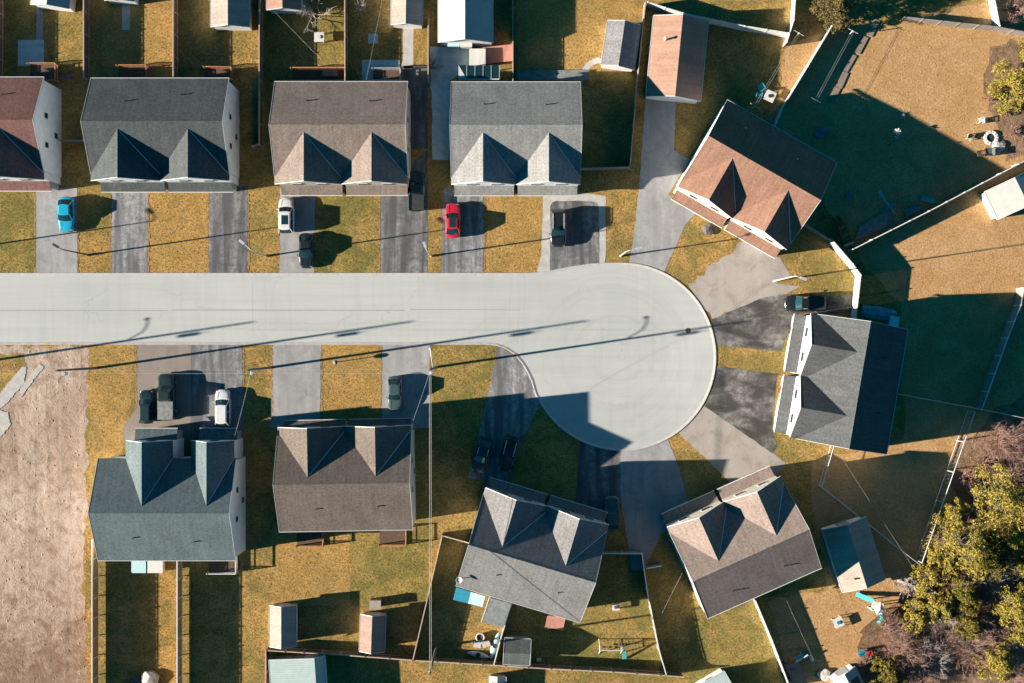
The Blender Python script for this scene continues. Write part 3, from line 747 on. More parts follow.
fence('dark fence enclosing the kayak yard beside the overhead cable', [(468.5, 543), (442, 535.7), (427, 600), (412.7, 660.5)], 1.8, 'fence_brown', rail='fence_tan')
fence('white-topped fence between the kayaks and the dark green shed', [(512, 603), (502, 634), (494, 664)], 1.8, 'fence_grey', rail='vinyl')
fence('long brown fence below the kayak and swing yards', [(413, 660.5), (436, 661.8), (550, 669), (612, 672), (683, 677)], 1.8, 'fence_brown', rail='fence_tan')
fence('brown fence round the pale green tin shed', [(265.5, 696), (265.7, 650.5), (340, 655), (412.6, 660.3)], 1.8, 'fence_brown', rail='fence_tan')
fence('tall golden fence between the sandy lot and the blue-grey house yard', [(92, 540), (92, 700)], 2.3, 'fence_gold', rail='vinyl', gap=.25)
fence('tall golden fence that divides the yard behind the blue-grey house', [(177, 560), (177, 700)], 2.3, 'fence_gold', rail='vinyl', gap=.25)
fence('short stub fence between the swing yard and the beige house', [(647, 568.6), (661, 566)], 1.6, 'fence_grey', rail='vinyl')

# ------------------------------------------------------------------ cars
def loft(mb, rings):
    n = len(rings[0]); P = [p for r in rings for p in r]
    F = [(k * n + i, k * n + (i + 1) % n, (k + 1) * n + (i + 1) % n, (k + 1) * n + i) for k in range(len(rings) - 1) for i in range(n)]
    F += [list(range(n))[::-1], list(range((len(rings) - 1) * n, len(rings) * n))]
    mb.add(P, F)
def car(label, px, py, ang, body, L=4.5, W=1.8, Ht=1.5, kind='sedan', roof=None, rails=None, sunroof=False, name='parked_car', cat='car', cover=None, h0=.9,
        group='vehicles parked on the driveways'):
    """front faces local +y; ang in degrees (0 = front towards the top of the photo)"""
    c = g(px, py, h0); c.z = .022
    o = thing(name, label, cat, c, R(ang), group)
    l, w = L / 2, W / 2; zb = .24
    belt = Ht * .62
    prof = {  # y/l, half width, top z as share of the belt
        'sedan': [(-1, .78, .72), (-.97, .9, .86), (-.86, .97, .95), (-.6, 1, 1), (-.2, 1, 1.0), (.25, 1, .99), (.5, .99, .93), (.78, .96, .85), (.93, .88, .76), (1, .72, .62)],
        'suv': [(-1, .86, .8), (-.97, .95, .95), (-.86, .99, 1), (-.5, 1, 1), (0, 1, 1), (.35, 1, 1), (.55, .99, .97), (.8, .96, .9), (.94, .9, .8), (1, .76, .68)],
        'pickup': [(-1, .95, .9), (-.985, .98, .98), (-.8, 1, 1), (-.4, 1, 1), (0, 1, 1), (.3, 1, 1), (.45, .99, 1), (.75, .97, .95), (.94, .93, .86), (1, .84, .72)]}[kind]
    rings = []
    for yf, wf, zf in prof:
        y, hw, zt = yf * l, w * wf, belt * zf
        pts = [(-hw * .9, zb), (-hw, zb + .12), (-hw, zt * .55 + .12), (-hw * .97, zt - .1), (-hw * .86, zt - .015), (-hw * .5, zt + .012), (0, zt + .02)]
        pts = pts + [(-x, z) for x, z in pts[-2::-1]]
        rings.append([(x, y - math.copysign(.30, yf) * abs(yf) ** 5 * (abs(x) / w) ** 2.6, z) for x, z in pts])
    m = MB()
    bed = kind == 'pickup'
    loft(m, rings); m.build('body', body, o, smooth=True, bevel=.02)
    hood = {'sedan': (.40, .93), 'suv': (.46, .93), 'pickup': (.48, .93)}[kind]
    mm = MB(); zb2 = belt * .93 + .03
    for s in (-1, 1): mm.path([(s * w * .62, hood[0] * l + .12, belt * .99 + .012), (s * w * .60, l * .72, belt * (.90 if kind == 'sedan' else .95) + .012), (s * w * .5, l * .88, belt * (.80 if kind == 'sedan' else .88) + .012)], .014, 4)
    mm.build('bonnet_crease', 'dkmetal', o)
    mm = MB()
    for s in (-1, 1):
        for yy in (.33, -.02, -.36): mm.tube((s * w * 1.004, yy * l, .42), (s * w * .985, yy * l, belt - .12), .012, n=4)
    mm.build('door_seam', 'dkmetal', o)
    # greenhouse
    y0, y1, ry0, ry1 = {'sedan': (-.78, .36, -.46, .06), 'suv': (-.95, .42, -.78, .14), 'pickup': (-.14, .44, -.08, .22)}[kind]
    y0, y1, ry0, ry1 = y0 * l, y1 * l, ry0 * l, ry1 * l
    bw, tw = w * .9, w * .72; zt = Ht - .05
    m = MB(); P = []
    n = 6
    for z, hw, a, b in ((belt - .02, bw, y0, y1), (zt, tw, ry0, ry1)):
        ring = []
        for i in range(n + 1): ring.append((-hw + 2 * hw * i / n, b + (.12 if z < zt else .08) * l * .5 * (1 - (2 * i / n - 1) ** 2), z))
        for i in range(n + 1): ring.append((hw - 2 * hw * i / n, a - (.05 * l * (1 - (2 * i / n - 1) ** 2)), z))
        P.append(ring)
    loft(m, P); m.build('glasshouse', 'cglass', o)
    m = MB(); rr = P[1]; k = 1.03
    loft(m, [[(x * k, y * 1.0 + (.03 if y > (ry0 + ry1) / 2 else -.03), zt - .03) for x, y, z in rr], [(x * .99, y, zt + .025) for x, y, z in rr],
             [(x * .8, ry0 + (ry1 - ry0) * .5 + (y - (ry0 + ry1) / 2) * .84, zt + .06) for x, y, z in rr]])
    rf = m.build('roof', roof or body, o, smooth=False)
    if sunroof:
        m = MB(); ym = (ry0 + ry1) / 2; m.box(-tw * .6, tw * .6, ym - .5, ym + .65, zt + .062, zt + .075); m.build('sunroof', 'cglass', rf)
    for s in (-1, 1):
        m = MB()
        m.tube((s * bw, y1, belt - .02), (s * tw, ry1, zt), .045); m.tube((s * bw, y0, belt - .02), (s * tw, ry0, zt), .06)
        ym = y0 * .35 + y1 * .65 if kind != 'pickup' else (y0 + y1) / 2; rm = ry0 * .45 + ry1 * .55; m.tube((s * bw, ym * .6 + rm * .4, belt - .02), (s * (tw + .005), rm, zt), .04)
        m.tube((s * tw, ry0, zt - .01), (s * tw, ry1, zt - .01), .03); m.build('pillar_frame', body, o)
    if rails:
        for s in (-1, 1):
            m = MB(); m.tube((s * tw * .93, ry0 + .15, zt + .1), (s * tw * .93, ry1 - .15, zt + .1), .035)
            for yy in (ry0 + .2, ry1 - .2): m.tube((s * tw * .93, yy, zt + .02), (s * tw * .93, yy, zt + .1), .025)
            m.build('roof_rail', rails, o)
    if bed:
        b0, b1 = -l * .95, y0 - .12
        if cover:
            m = MB(); m.box(-w * .9, w * .9, b0, b1, belt + .021, belt + .07); m.build('bed_cover', cover, o, bevel=.03)
        else:
            m = MB(); m.box(-w * .78, w * .78, b0 + .06, b1, belt + .021, belt + .03); m.build('truck_bed', 'dkmetal', o)
            m = MB()
            for s in (-1, 1): m.box(s * w * .9 - .07, s * w * .9 + .07, b0, b1, belt + .0, belt + .12)
            m.box(-w * .8, w * .8, b0 - .05, b0 + .03, belt, belt + .12); m.build('bed_rail', body, o, bevel=.03)
    for s in (-1, 1):
        m = MB(); m.box(s * w * .66 - .16, s * w * .66 + .16, l * .86, l * .93, belt * .60, belt * .79); m.build('headlight', 'rim', o, bevel=.03)
        m = MB(); m.box(s * w * .74 - .13, s * w * .74 + .13, -l * .93, -l * .88, belt * .62, belt * .86); m.build('tail_light', 'red', o, bevel=.03)
        m = MB(); m.box(*sorted((s * (w + .0), s * (w + .19))), y1 - .28, y1 - .16, belt - .04, belt + .12); m.build('mirror', body, o, bevel=.04)
        for yy in (-.6, .62):
            r = .33 if kind == 'sedan' else .37; y = yy * l; a, b = sorted((s * (w - .2), s * (w + .015)))
            m = MB(); m.lathe((a, y, r), [(r * .8, 0), (r, .03), (r, b - a - .03), (r * .8, b - a)], 18, 'x'); t = m.build('wheel', 'tyre', o)
            xx = b if s > 0 else a - .012
            m = MB(); m.lathe((xx, y, r), [(r * .62, 0), (r * .62, .012)], 14, 'x'); m.build('rim', 'rim', t)
    m = MB(); m.box(-w * .6, w * .6, l * .94, l * .995, .28, .46); m.build('bumper', 'dkmetal', o, bevel=.03)
    return o
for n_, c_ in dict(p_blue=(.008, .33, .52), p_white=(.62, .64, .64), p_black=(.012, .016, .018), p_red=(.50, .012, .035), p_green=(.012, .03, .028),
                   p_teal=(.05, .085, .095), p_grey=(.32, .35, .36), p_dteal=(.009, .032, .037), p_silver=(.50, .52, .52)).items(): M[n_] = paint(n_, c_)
car('bright blue car on the pale driveway by the brown-red roof', 66, 214, 180, 'p_blue', 4.4, 1.95, 1.68, 'sedan')
car('white car with a dark sunroof in front of the taupe roof', 286.3, 215.5, 0, 'p_white', 4.5, 1.9, 1.85, 'suv', sunroof=True)
car('black car behind the white sunroof car, near the road', 306, 250.5, 180, 'p_black', 4.4, 1.85, 1.55, 'sedan')
car('red car on a driveway beside the palest roof', 453, 220.5, 0, 'p_red', 4.4, 1.85, 1.85, 'sedan', rails=None, sunroof=True)
car('black wagon with bright roof rails on the pale-bordered asphalt drive', 558.3, 228, 180, 'p_black', 4.7, 2.0, 1.85, 'suv', rails='metal', roof='p_black')
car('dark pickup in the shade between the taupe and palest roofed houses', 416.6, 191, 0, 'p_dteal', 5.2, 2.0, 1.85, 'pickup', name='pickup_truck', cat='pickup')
car('black pickup with pale roof stripes beside the bent white fence', 805, 303.5, 90, 'p_black', 5.2, 2.0, 1.8, 'pickup', rails='metal', name='pickup_truck', cat='pickup')
car('dark green hatchback beside the dirt verge', 146, 407, 0, 'p_dteal', 4.2, 1.8, 1.5, 'suv')
car('dark pickup with a grey bed cover between a hatchback and a white car', 166.2, 397, 0, 'p_green', 5.9, 2.1, 2.0, 'pickup', cover='mesh_grey', name='pickup_truck', cat='pickup')
car('white car in front of the narrow gables of the blue-grey roof', 222.5, 408, 0, 'p_white', 4.6, 1.9, 1.65, 'suv')
car('grey-teal car next to the long overhead cable', 395, 393, 180, 'p_teal', 4.3, 1.8, 1.7, 'sedan', roof='p_teal')
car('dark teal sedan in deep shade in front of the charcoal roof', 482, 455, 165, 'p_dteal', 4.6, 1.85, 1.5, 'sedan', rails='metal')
car('black car with thin pale roof rails in deep shade beside the teal sedan', 508.5, 453.5, 166, 'p_black', 4.5, 1.85, 1.6, 'suv', rails='metal')
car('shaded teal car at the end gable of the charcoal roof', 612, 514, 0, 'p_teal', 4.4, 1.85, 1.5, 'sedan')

fence('short grey fence closing the gap between brown-red and slate grey houses', [(59, 140), (83, 140.5)], 1.6, 'fence_grey', rail='fence_grey')
# ------------------------------------------------------------------ poles, lamps and wires
def upole(label, px, py, h=12.4, lamp=False, transf=True, rot=0, arms=False, lean=(0, 0)):
    o = thing('utility_pole', label, 'utility pole', gp(px, py), 0, 'wooden utility poles')
    add_part(o, 'pole', 'pole', lambda m: m.tube((0, 0, 0), (lean[0], lean[1], h), .17, .11, 10))
    if arms:
        add_part(o, 'crossarm', 'pole', lambda m: m.obox((.12, 0), rot, .05, 1.1, h - .7, h - .58))
        ins = MB()
        for y in (-1, -.4, .4, 1):
            q = MB(); ca, sa = math.cos(rot), math.sin(rot); q.lathe((.12 - y * sa, y * ca, h - .58), [(.05, 0), (.06, .06), (.035, .1), (.05, .16)], 8); q.build('insulator', 'paleblue', o)
    if not arms:
        for zz, xx in ((h - .25, .13), (h - 1.2, -.16), (h - 1.2, .16)):
            q = MB(); q.lathe((xx, 0, zz), [(.05, 0), (.07, .06), (.04, .1), (.06, .16)], 8); q.build('insulator', 'paleblue', o)
    if transf:
        t = add_part(o, 'transformer', 'metal', lambda m: m.lathe((.02, -.42, h - 3.1), [(.15, .1), (.2, .14), (.2, .9), (.15, .96)], 14))
        add_part(t, 'bushing', 'paleblue', lambda m: m.tube((.02, -.42, h - 2.02), (.02, -.42, h - 1.75), .05, .03, 8))
    if lamp:
        z = 8.0
        add_part(o, 'lamp_arm', 'metal', lambda m: m.path([(0, .14, z - .5), (-.03, .8, z + .05), (-.12, 1.5, z + .25), (-.18, 2.1, z + .3)], .055))
        add_part(o, 'lamp_head', 'metal', lambda m: m.lathe((-.2, 2.3, z + .2), [(.1, 0), (.2, .03), (.18, .13), (.06, .18)], 12))
    return o
upole('wooden pole with transformer at the sandy lot, beside golden grass', 97, 368)
upole('wooden pole beside the driveway in front of the dark taupe roof', 271, 367.5)
upole('wooden pole carrying a long pale lamp arm and a thick cable', 437, 367, lamp=True)
upole('wooden pole just beyond the street end with only its shadow showing', -62, 368.5, lamp=True)
upole('wooden pole at the bottom fence where the thick cable ends', 436.5, 646.5, 11.6, transf=False, rot=R(90))
def slamp(label, px, py, h=7.2, arm=(0, -1.3), mat='metal', head=True):
    o = thing('street_lamp', label, 'street lamp', gp(px, py), 0, 'street lamps along the kerb')
    add_part(o, 'pole', mat, lambda m: (m.tube((0, 0, 0), (0, 0, .5), .16, .15, 10), m.tube((0, 0, .5), (0, 0, h - .2), .11, .07, 10)))
    ax, ay = arm
    add_part(o, 'lamp_arm', mat, lambda m: m.path([(0, 0, h - .25), (ax * .3, ay * .3, h - .03), (ax, ay, h + .05)], .05))
    u = Vector((ax, ay, 0)).normalized()
    add_part(o, 'lamp_head', mat, lambda m: m.obox((ax + u.x * .3, ay + u.y * .3), math.atan2(ay, ax), .38, .15, h - .02, h + .12))
    return o
slamp('dark lamp post between the two driveways of the slate grey roof', 89, 255, 8.2, (-.5, .3), 'dkmetal')
slamp('pale lamp post on the grass beside the black and white cars', 266.5, 256, 7.2, (-1.1, .9))
slamp('short pale lamp post on the grass strip beside the red car', 431.5, 256, 7.0, (-.2, .5))
slamp('white lamp post where the street widens into the circle', 620.5, 256, 7.2, (1.2, .3))
slamp('tall white lamp post on the lawn between the terracotta and mid grey roofs', 774, 281, 10.5, (.6, -.2))
slamp('lamp post just beyond the street end with only its shadow showing', -30, 248, 7.4, (-1.0, .9), 'dkmetal')
def wire(label, pts, r=.02, sag=.5, mat='wire', name='overhead_wire', cat='wire', group='overhead wires'):
    m = MB(); Q = []
    for (a, b) in zip(pts, pts[1:]):
        for i in range(15):
            t = i / 14; q = Vector(a).lerp(Vector(b), t); q.z -= sag * 4 * t * (1 - t); Q.append(q)
    m.path(Q, r, 5); return tag(m.build(name, mat), label, cat, group)
def at(px, py, z): q = gp(px, py); return (q.x, q.y, z)
wire('upper street wire strung along the poles of the lower verge', [at(-62, 368.5, 12.3), at(97, 368, 12.3), at(271, 367.5, 12.3), at(437, 367, 12.3)], .009)
wire('lower street wire strung along the poles of the lower verge', [at(-62, 371, 11.2), at(97, 371, 11.2), at(271, 371, 11.2), at(437, 371, 11.2)], .013, .3)
o = thing('overhead_cable', 'thick pale bundled cable crossing the yards down to the bottom fence pole', 'cable', at(437, 369, 0), 0, 'overhead wires')
for dx in (-.09, .09):
    m = MB(); P = [Vector(at(437, 369, 11.4)).lerp(Vector(at(437, 646, 11.0)), t / 20) - Vector(at(437, 369, 0)) + Vector((dx, 0, -.9 * t / 20 * (1 - t / 20))) for t in range(21)]
    m.path(P, .02, 6); m.build('strand', 'wire', o)
wire('thin service wire from the cable pole to the dark taupe roof', [at(437, 367, 10.5), at(412, 432, 5.6)], .01, .3)
wire('thin service wire from the driveway pole to the blue-grey roof', [at(271, 367.5, 10.5), at(246, 432, 5.6)], .01, .3)
wire('thin white wire crossing from the blue-fronted shed to the taupe roof', [at(279, 18, 3.0), at(330, 72, 5.3)], .008, .2)
wire('thin wire crossing the yard down beside the beige shed', [at(392, -8, 6), at(372, 90, 5.4)], .008, .2)
wire('thin pale wire crossing the fenced yard to the cream garage', [at(830, 455, 5.4), at(900, 560, 4.5)], .008, .2)
wire('thin wire beside the stub fence near the beige house', [at(676, 565, 5), at(660, 610, 1.8)], .008, .1)
wire('pale line along the shaded yard by the white board fence', [at(780, 592, 2.2), at(809, 655, 2.2)], .008, .1)

# ------------------------------------------------------------------ small things in the yards
def deck(label, quad, h, mat='cedar', floor='dkwood', rail=True, name='deck', cat='deck', pit=False, group='rear decks'):  # dark default floor colours in the shade lying on the rear decks
    """quad: photo pixels of the rail corners; open towards the first side"""
    P = [g(x, y, h + (.9 if rail else 0)) for x, y in quad]; c = sum(P, Vector()) / len(P); c.z = 0
    o = thing(name, label, cat, c, 0, group); L = [(p - c) for p in P]
    m = MB(); m.prism([(p.x * .98, p.y * .98) for p in L], max(0, h - .12), h + .002); m.build('floor', floor, o)
    if rail:
        m = MB(); z = h + .9
        for a, b in zip(L[1:], L[2:] + L[:1]):
            m.tube((a.x, a.y, z), (b.x, b.y, z), .07, n=4); m.tube((a.x, a.y, h + .15), (b.x, b.y, h + .15), .04, n=4)
            d = (b - a); n = max(2, int(d.length / .3))
            for i in range(1, n):
                q = a.lerp(b, i / n); m.tube((q.x, q.y, h + .15), (q.x, q.y, z), .018, n=4)
        m.build('railing', mat, o)
    for p in L:
        m = MB(); m.obox((p.x * .985, p.y * .985), 0, .06, .06, 0, h + (1.0 if rail else -.01)); m.build('post', mat, o)
    return o
deck('orange-railed deck with purple planters behind the brown-red roof', [(27, 80), (27, 63), (55, 63), (55, 80)], .6)
deck('orange-railed deck nearest the brown-red roof, behind slate grey', [(116, 78), (116, 65), (146, 65), (146, 78)], .6)
deck('orange-railed deck behind the far end of the slate grey roof', [(203, 79), (203, 66.5), (231, 67), (231, 79)], .6)
deck('long orange-railed deck with pale stairs behind the taupe roof', [(290, 80), (290, 67.5), (345, 67.5), (345, 80)], .6)
deck('dark cluttered deck behind the taupe roof, beside the tiled patio', [(372, 80), (372, 68), (400, 68), (400, 80)], .6, 'metal', 'dkwood')
deck('sunken orange-edged deck behind the dark taupe roof, nearer the sheds', [(295.5, 531), (295.5, 547), (322.5, 547), (322.5, 531)], .25, 'cedar', 'dkwood')
deck('sunken orange-edged deck behind the dark taupe roof, nearer the cable', [(378.5, 530), (378.5, 546), (405.5, 546), (405.5, 529)], .25, 'cedar', 'dkwood')
deck('white-railed deck behind the blue-grey roof', [(206.5, 558), (206.5, 574), (235.5, 574), (235.5, 553)], .5, 'vinyl', 'dkwood')
deck('red-brown deck without rails at the charcoal roof eave', [(548, 612), (545, 627), (563, 631), (566, 617)], .35, 'cedar', 'pinkdeck', False)
deck('pinkish deck beside the large white garage', [(483.5, 47), (483.5, 64), (513, 61), (513, 44)], .35, 'white', 'pinkdeck', False)
deck('small pink and white platform beside the white board fence', [(785, 665), (798, 661), (807, 680), (792, 685)], .7, 'white', 'rs_tan', False)
deck('low grey platform in the dark yard behind the palest roof', [(516, 70), (516, 80), (590, 80), (590, 70)], .3, 'cedar', 'mesh_grey', False)
for i, x in enumerate((60.5, 66)):
    m = MB(); m.lathe(g(x, 72, 1.5), [(.1, -.5), (.16, -.5), (.22, 0), (.18, 0), (.15, -.1)], 10)
    o = thing('planter', ('dull purple planter beside the deck railing', 'dull purple planter nearer the fence by the deck')[i], 'planter', gp(x + 5, 77)); 
    add_part(o, 'pot', flat('purple_glaze', (.20, .09, .16), .5, .2), lambda m: m.lathe((0, 0, 0), [(.2, 0), (.34, .5), (.36, .55), (.28, .55)], 12))
    add_part(o, 'soil', 'ash', lambda m: m.lathe((0, 0, .45), [(.25, 0), (.26, .06)], 10))
def glass_canopy():
    c = g(479, 72, 2.4); c.z = 0
    o = thing('glass_lean_to', 'glass-roofed lean-to with white end behind the palest roof', 'lean-to', c)
    w, d = 2.5, .85
    add_part(o, 'roof', 'cglass', lambda m: m.slab([(-w, -d, 2.6), (w, -d, 2.6), (w, d, 2.3), (-w, d, 2.3)], .04))
    for i in range(6):
        x = -w + 2 * w * i / 5
        add_part(o, 'glazing_bar', 'trim', lambda m: m.slab([(x - .03, -d, 2.64), (x + .03, -d, 2.64), (x + .03, d, 2.34), (x - .03, d, 2.34)], .05))
    add_part(o, 'end_panel', 'white', lambda m: m.slab([(-w - .02, -d, 2.63), (-w + .08, -d, 2.63), (-w + .9, d * -.9, 2.62), (-w, d, 2.34)], .02))
    add_part(o, 'gutter', 'white', lambda m: m.box(-w, w, -d - .12, -d - .01, 2.45, 2.58))
    for x in (-w + .05, w - .05):
        for y in (-d + .05, d - .05): add_part(o, 'post', 'white', lambda m: m.obox((x, y), 0, .05, .05, 0, 2.25))
glass_canopy()
def cabinet(label, px, py, hx, hy, h, mat, ang=0, name='garden_box', cat='box', top='white', group='boxes in the yards'):
    c = g(px, py, h); c.z = 0; o = thing(name, label, cat, c, R(ang), group)
    add_part(o, 'body', mat, lambda m: m.box(-hx, hx, -hy, hy, 0, h - .06))
    l = add_part(o, 'lid', top, lambda m: m.slab([(-hx - .05, -hy - .05, h), (hx + .05, -hy - .05, h), (hx + .05, hy + .05, h - .03), (-hx - .05, hy + .05, h - .03)], .05))
    add_part(l, 'handle', 'dkmetal', lambda m: m.tube((-.12, -hy - .07, h - .12), (.12, -hy - .07, h - .12), .02))
    return o
cabinet('pale blue cabinet at the front of the large white garage', 453, 43.5, .75, .32, 1.3, 'paleblue', top='paleblue')
cabinet('white cabinet with a dark hatch in front of the large garage', 466, 44, .7, .3, 1.5, 'white')
cabinet('tall white box standing on the tiled patio edge', 473.5, 57, .5, 1.0, 1.0, 'white')
cabinet('second tall white box next to the pinkish deck', 481.5, 57, .45, 1.0, 1.05, 'white')
cabinet('beige box against the end of the dusty pink shed', 375, 605, .65, .5, 1.4, 'rs_beige', top='rs_beige')
cabinet('white half-blue box at the rear eave of the blue-grey roof', 155, 567, .9, .7, 1.1, 'white', top='white')
cabinet('blue-grey box beside the white box behind the blue-grey roof', 138.5, 567, .85, .7, 1.0, 'tarpblue', top='paleblue')
cabinet('pink box beside the clothes pole on the orange deck stairs', 330, 73, .9, .35, .9, 'rs_tan', top='rs_tan')
cabinet('bright blue chest in the shade beside the grey roof', 894.5, 321.5, .55, .6, 1.1, 'tarpblue', -8, top='paleblue')
def tarp_pile():
    c = g(880, 313, .8); c.z = 0; o = thing('tarp_pile', 'long low pile under a blue tarp beyond the bent white fence', 'tarp', c, R(-10))
    m = MB(); rings = []
    for i in range(9):
        x = -2.1 + 4.2 * i / 8; k = 1 - .12 * abs(i - 4) / 4 + rnd(-.04, .04)
        rings.append([(x, -.85 * k, .0), (x, -.75 * k, .45 * k), (x + rnd(-.05, .05), -.3, .8 * k), (x, .3, .78 * k), (x, .75 * k, .4 * k), (x, .85 * k, 0)])
    loft(m, rings); m.build('tarp', 'tarpblue', o)
    for x in (-1.4, 0, 1.4): add_part(o, 'strap', 'trim', lambda m: m.path([(x, -.86, .05), (x, -.78, .5), (x, -.3, .86), (x, .3, .84), (x, .78, .45), (x, .86, .05)], .025, 4))
tarp_pile()
def table(label, px, py, s=.6, h=.75, mat='white', ang=0, group='garden tables', centre=None):
    c = g(px, py, h); c.z = 0; o = thing('garden_table', label, 'table', c, R(ang), group)
    add_part(o, 'table_top', mat, lambda m: m.box(-s, s, -s, s, h - .05, h))
    for x in (-1, 1):
        for y in (-1, 1): add_part(o, 'leg', mat, lambda m: m.obox((x * s * .85, y * s * .85), 0, .04, .04, 0, h - .051))
    if centre: add_part(o, 'centre_bowl', centre, lambda m: m.lathe((0, 0, h), [(.16, 0.003), (.24, .1), (.2, .1)], 12))
    return o
table('white square table on the golden grass below the bare tree', 319, 37, centre='trim')
table('bluish white square table in the shade beside the bare tree yard', 373, 38.5, centre='trim')
table('white square table with a round pot beside the clothesline', 770, 96, .65, .75, 'white', -25, centre='ash')
table('white square table with a long shadow beside the garage by the playset', 838.5, 622.5, .6, .75, 'white', 25, centre='blue')
table('small white table on the golden swing yard', 616, 607, .45, .8, 'white', 0, centre='dkwood')
def chair(label, px, py, mat, ang=0, s=.3, name='garden_chair', cat='chair', group='garden chairs'):
    c = g(px, py, .5); c.z = 0; o = thing(name, label, cat, c, R(ang), group)
    add_part(o, 'seat', mat, lambda m: m.slab([(-s, -s, .40), (s, -s, .40), (s, s, .44), (-s, s, .44)], .05))
    add_part(o, 'backrest', mat, lambda m: m.slab([(-s, -s - .12, .95), (s, -s - .12, .95), (s, -s + .03, .42), (-s, -s + .03, .42)], .05))
    for x in (-1, 1):
        add_part(o, 'armrest', mat, lambda m: m.box(x * s - .05, x * s + .05, -s, s + .05, .62, .66))
        for y in (-1, 1): add_part(o, 'leg', mat, lambda m: m.obox((x * s * .93, y * s * .93), 0, .03, .03, 0, .39 if y < 0 else .61))
    return o
chair('teal garden chair beside the clothesline', 761, 87, 'teal', 30, .38); chair('second teal chair just below the first by the clothesline', 759, 95, 'teal', -20, .32)
chair('teal chair beside a dark red chair near the brown shrubs', 862, 653.5, 'blue', 160, .34); chair('dark red chair beside a teal chair near the brown shrubs', 869.5, 653.5, 'redpaint', 200, .32)
chair('pale low chair at the stone fire ring', 970, 137, 'stone', 250, .3); chair('dark chair below the stone fire ring', 979.5, 153, 'dkwood', 20, .3); chair('white chair above the stone fire ring', 982, 120.5, 'white', 180, .28)
chair('dark green lounge chair beside the stone fire ring', 989, 152, 'rs_dark', 90, .45); chair('blue chair in deep shade behind the terracotta roof', 849, 195, 'blue', 40, .3)
chair('teal chair among toys in the shade behind the terracotta roof', 819, 134, 'blue', 60, .4)
def bench(label, px, py, l, w, mat, ang, h=.5):
    c = g(px, py, h); c.z = 0; o = thing('garden_bench', label, 'bench', c, R(ang), 'benches by the long fence')
    add_part(o, 'seat', mat, lambda m: m.box(-l, l, -w, w, h - .07, h))
    add_part(o, 'backrest', mat, lambda m: m.slab([(-l, w * .8, h + .5), (l, w * .8, h + .5), (l, w * .9, h + .01), (-l, w * .9, h + .01)], .06))
    for x in (-l * .85, l * .85): add_part(o, 'leg', mat, lambda m: m.box(x - .05, x + .05, -w * .9, w * .9, 0, h - .071))
bench('longer teal bench beside the long pale-topped fence', 912.5, 210.3, 1.0, .42, 'blue', 27); bench('shorter teal bench further along the pale-topped fence', 928.5, 199, .85, .4, 'teal', -15)
def firepit():
    o = thing('fire_pit', 'round white stone fire ring on the tan yard', 'fire pit', gp(990.5, 138))
    for i in range(14):
        t = 2 * PI * i / 14; m = MB(); m.obox((.72 * math.cos(t), .72 * math.sin(t)), t + rnd(-.2, .2), .2, .15, 0, rnd(.22, .34)); m.build('stone', 'white', o, bevel=.05)
    add_part(o, 'ash_bed', 'ash', lambda m: m.lathe((0, 0, 0), [(.5, .02), (.5, .08), (.3, .12)], 14))
firepit()
def rock(label, px, py, r, mat, sz=.6, name='boulder', cat='rock', group='rocks', seed=0):
    rs = random.Random(seed); bm = bmesh.new(); bmesh.ops.create_icosphere(bm, subdivisions=2, radius=r)
    for v in bm.verts:
        k = 1 + rs.uniform(-.18, .18); v.co *= k; v.co.z = max(v.co.z * sz, -r * .2)
    me = bpy.data.meshes.new(name); bm.to_mesh(me); bm.free(); me.materials.append(M[mat])
    o = bpy.data.objects.new(name, me); C.objects.link(o); o.location = gp(px, py) + Vector((0, 0, r * .15)); return tag(o, label, cat, group)
rock('pinkish flat boulder beside the fire ring', 998, 147, .75, 'stone', .35, seed=3); rock('pale boulder below the pinkish one by the fire ring', 996, 151, .5, 'stone', .4, seed=4)
rock('small dark boulder right of the fire ring chairs'.replace('right of', 'behind'), 1003, 144, .45, 'dstone', .5, seed=5)
rock('pale rock at the shade line of the tan yard', 903, 115.5, .3, 'stone', .7, seed=6); rock('pale rock half-way between fire ring and green bush', 985.5, 120, .32, 'stone', .7, seed=7)
rock('dark low boulder on the lawn before the terracotta porch', 708, 229.5, .75, 'dstone', .5, seed=8)
rock('pale blue-grey rock heap at the bottom edge behind the golden fence', 150, 679, 1.2, 'stone', .6, seed=9)
rock('smaller grey rock beside the heap behind the golden fence', 137, 682, .9, 'dstone', .5, seed=10)
rock('grey covered mound beside the white-roofed shed at the bottom edge', 824, 675, .85, 'stone', .6, seed=11)
def clothesline(label, a, b, h=2.0):
    A, B = g(*a, h), g(*b, h); c = A.lerp(B, .5); c.z = 0; o = thing('clothesline', label, 'clothesline', c)
    for q in (A, B):
        q = q - c; m = MB(); m.tube((q.x, q.y, 0), (q.x, q.y, h + .1), .06, n=8); d = (B - A).normalized(); m.tube((q.x - d.y * .7, q.y + d.x * .7, h), (q.x + d.y * .7, q.y - d.x * .7, h), .025); m.build('post', 'white', o)
    d = (B - A).normalized()
    for s in (-.12, .12):
        a2, b2 = A - c, B - c; m = MB(); m.tube((a2.x - d.y * s, a2.y + d.x * s, h + .06), (b2.x - d.y * s, b2.y + d.x * s, h + .06), .012, n=4); m.build('line', 'wire', o)
clothesline('white clothesline running past the square table toward the white fence corner', (755, 106), (799, 33)); clothesline('white clothesline in the shade beside the timber edging', (816, 100), (853, 31))
